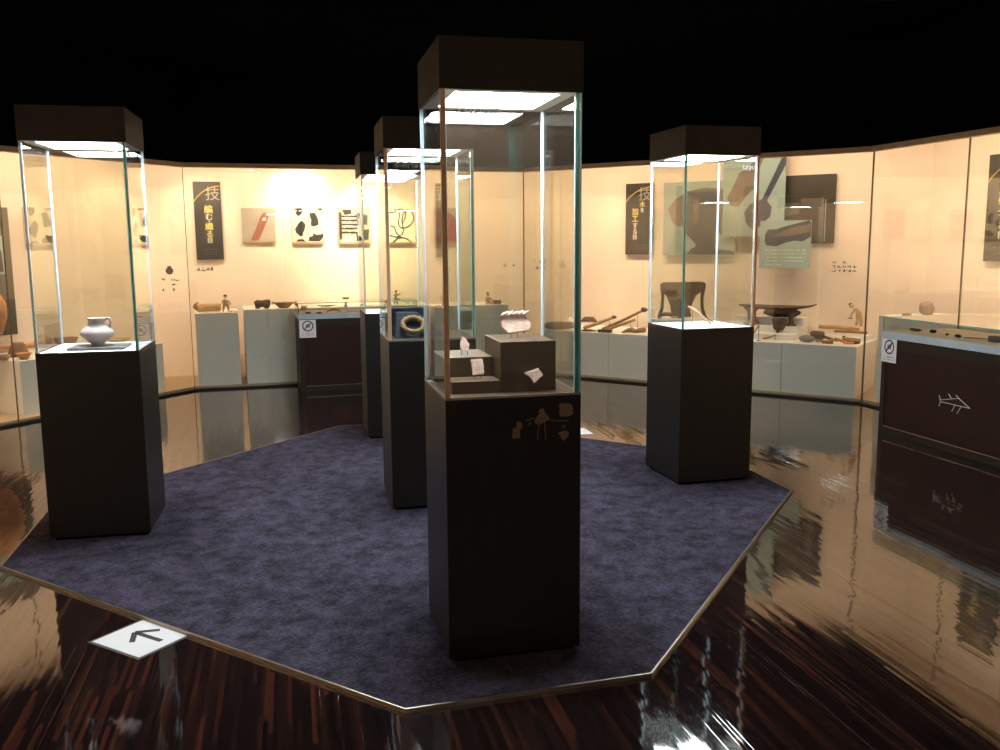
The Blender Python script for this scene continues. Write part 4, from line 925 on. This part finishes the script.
blotches(t, w, h, [[(.10, .30), (.16, .18), (.32, .18), (.50, .12), (.96, .0), (1, .04), (1, .34), (.84, .44), (.70, .42), (.52, .46), (.34, .54), (.14, .52), (.10, .44)]], 'dark_tool', M_['boardnavy'])
blotches(t, w, h, [[(.30, .30), (.60, .16), (.98, .08), (.98, .24), (.6, .32), (.34, .34)]], 'brown_hollow', M_['boardpink'], -.002)
mb = MB()
for k in range(5): strokes(mb, w * .12, w * (.93 if k < 4 else .45), h * (.36 - k * .075), h * (.395 - k * .075), -.0012, 26 if k < 4 else 9, 60 + k, .001)
mb.build('text_lines', M_['white'], t)
# small printed captions directly on the walls
def caption(label, i, px0, py0, px1, py1, rows, seed, pic=None):
    w_ = DEP - .0015
    (u0, z1), (u1, z0) = uz(i, w_, px0, py0), uz(i, w_, px1, py1); mb = MB(); H = z1 - z0; wd = u1 - u0
    for k in range(rows):
        strokes(mb, 0, wd, H * (1 - (k + .85) / rows), H * (1 - (k + .2) / rows), 0, max(3, int(wd / .045)), seed + k, .0012, 0, .75)
    if pic: mb.vprism([(wd * x, H * (1.15 + .55 * q)) for x, q in pic], -.0008, .0008)
    o = mb.build('wall_caption', M_['ink'], loc=W(i, u0, w_, z0), rz=ang(i)); tag(o, label, 'caption', 'small black captions printed on the showcase wall')
pot_ = [(.40, 1), (.34, .9), (.36, .8), (.26, .6), (.26, .3), (.36, .05), (.46, 0), (.56, .05), (.66, .3), (.66, .6), (.56, .8), (.58, .9), (.52, 1)]
caption('black caption with a small jar symbol, right of the round-pot case', 1, 161, 277, 181, 292, 3, 1, pot_)
caption('short black caption just under the leftmost banner', 1, 196, 265, 215, 272.5, 1, 12)
caption('short black caption above the seated figurine, left of the wall corner', 1, 499, 262.5, 515, 268, 1, 20)
caption('black caption seen through the right half of the nearest case', 2, 528, 258, 546, 271, 2, 30)
caption('black caption with stacked marks, right of the dark nested-rectangle board', 2, 832, 260, 857, 273, 3, 40)
caption('small black caption in the right showcase beside the corner joint', 3, 874, 263, 889, 271, 2, 50)

# ------------------------------------------------------------------ floor signs
def floor_sign(label, loc, rz, s, arrow):
    t = thing('floor_sign', label, 'floor sign', loc, rz, 'laminated paper signs on the parquet')
    MB().b(-s / 2 - .012, s / 2 + .012, -s / 2 - .012, s / 2 + .012, 0, .0012).build('laminate', M_['clearfilm'], t)
    MB().b(-s / 2, s / 2, -s / 2, s / 2, .0012, .002).build('sheet', M_['paper'], t)
    if arrow:
        mb = MB(); k = s / 2; wv = .08 * s
        mb.box((.02, .0, .0024), (s * .52, wv, .0006))
        for q in (-1, 1):
            L = s * .34; mb.box((-s * .235 + L / 2 * .72, q * L / 2 * .70, .0024), (L, wv, .0006), rz=q * .77)
        mb.build('arrow', M_['ink'], t)
    return t
c4 = [at(*p) for p in ((92, 640), (141, 617.5), (190, 632.5), (141, 659.5))]
cx = sum(p.x for p in c4) / 4; cy = sum(p.y for p in c4) / 4
e = c4[2] - c4[1]; a_ = math.atan2(e.y, e.x)
floor_sign('white paper sign with a black arrow on the parquet beside the carpet', (cx + .016, cy + .004, 0), a_, (e.length + (c4[3] - c4[2]).length) / 2, True)
p_ = at(582, 432.5); floor_sign('second white paper sign, beyond the carpet and half hidden by the nearest case', (p_.x - .06, p_.y + .03, 0), .22, .24, False)

# ------------------------------------------------------------------ world
wd = bpy.data.worlds.new('world'); S.world = wd; wd.use_nodes = True
wd.node_tree.nodes['Background'].inputs[0].default_value = (.010, .010, .012, 1); wd.node_tree.nodes['Background'].inputs[1].default_value = 1
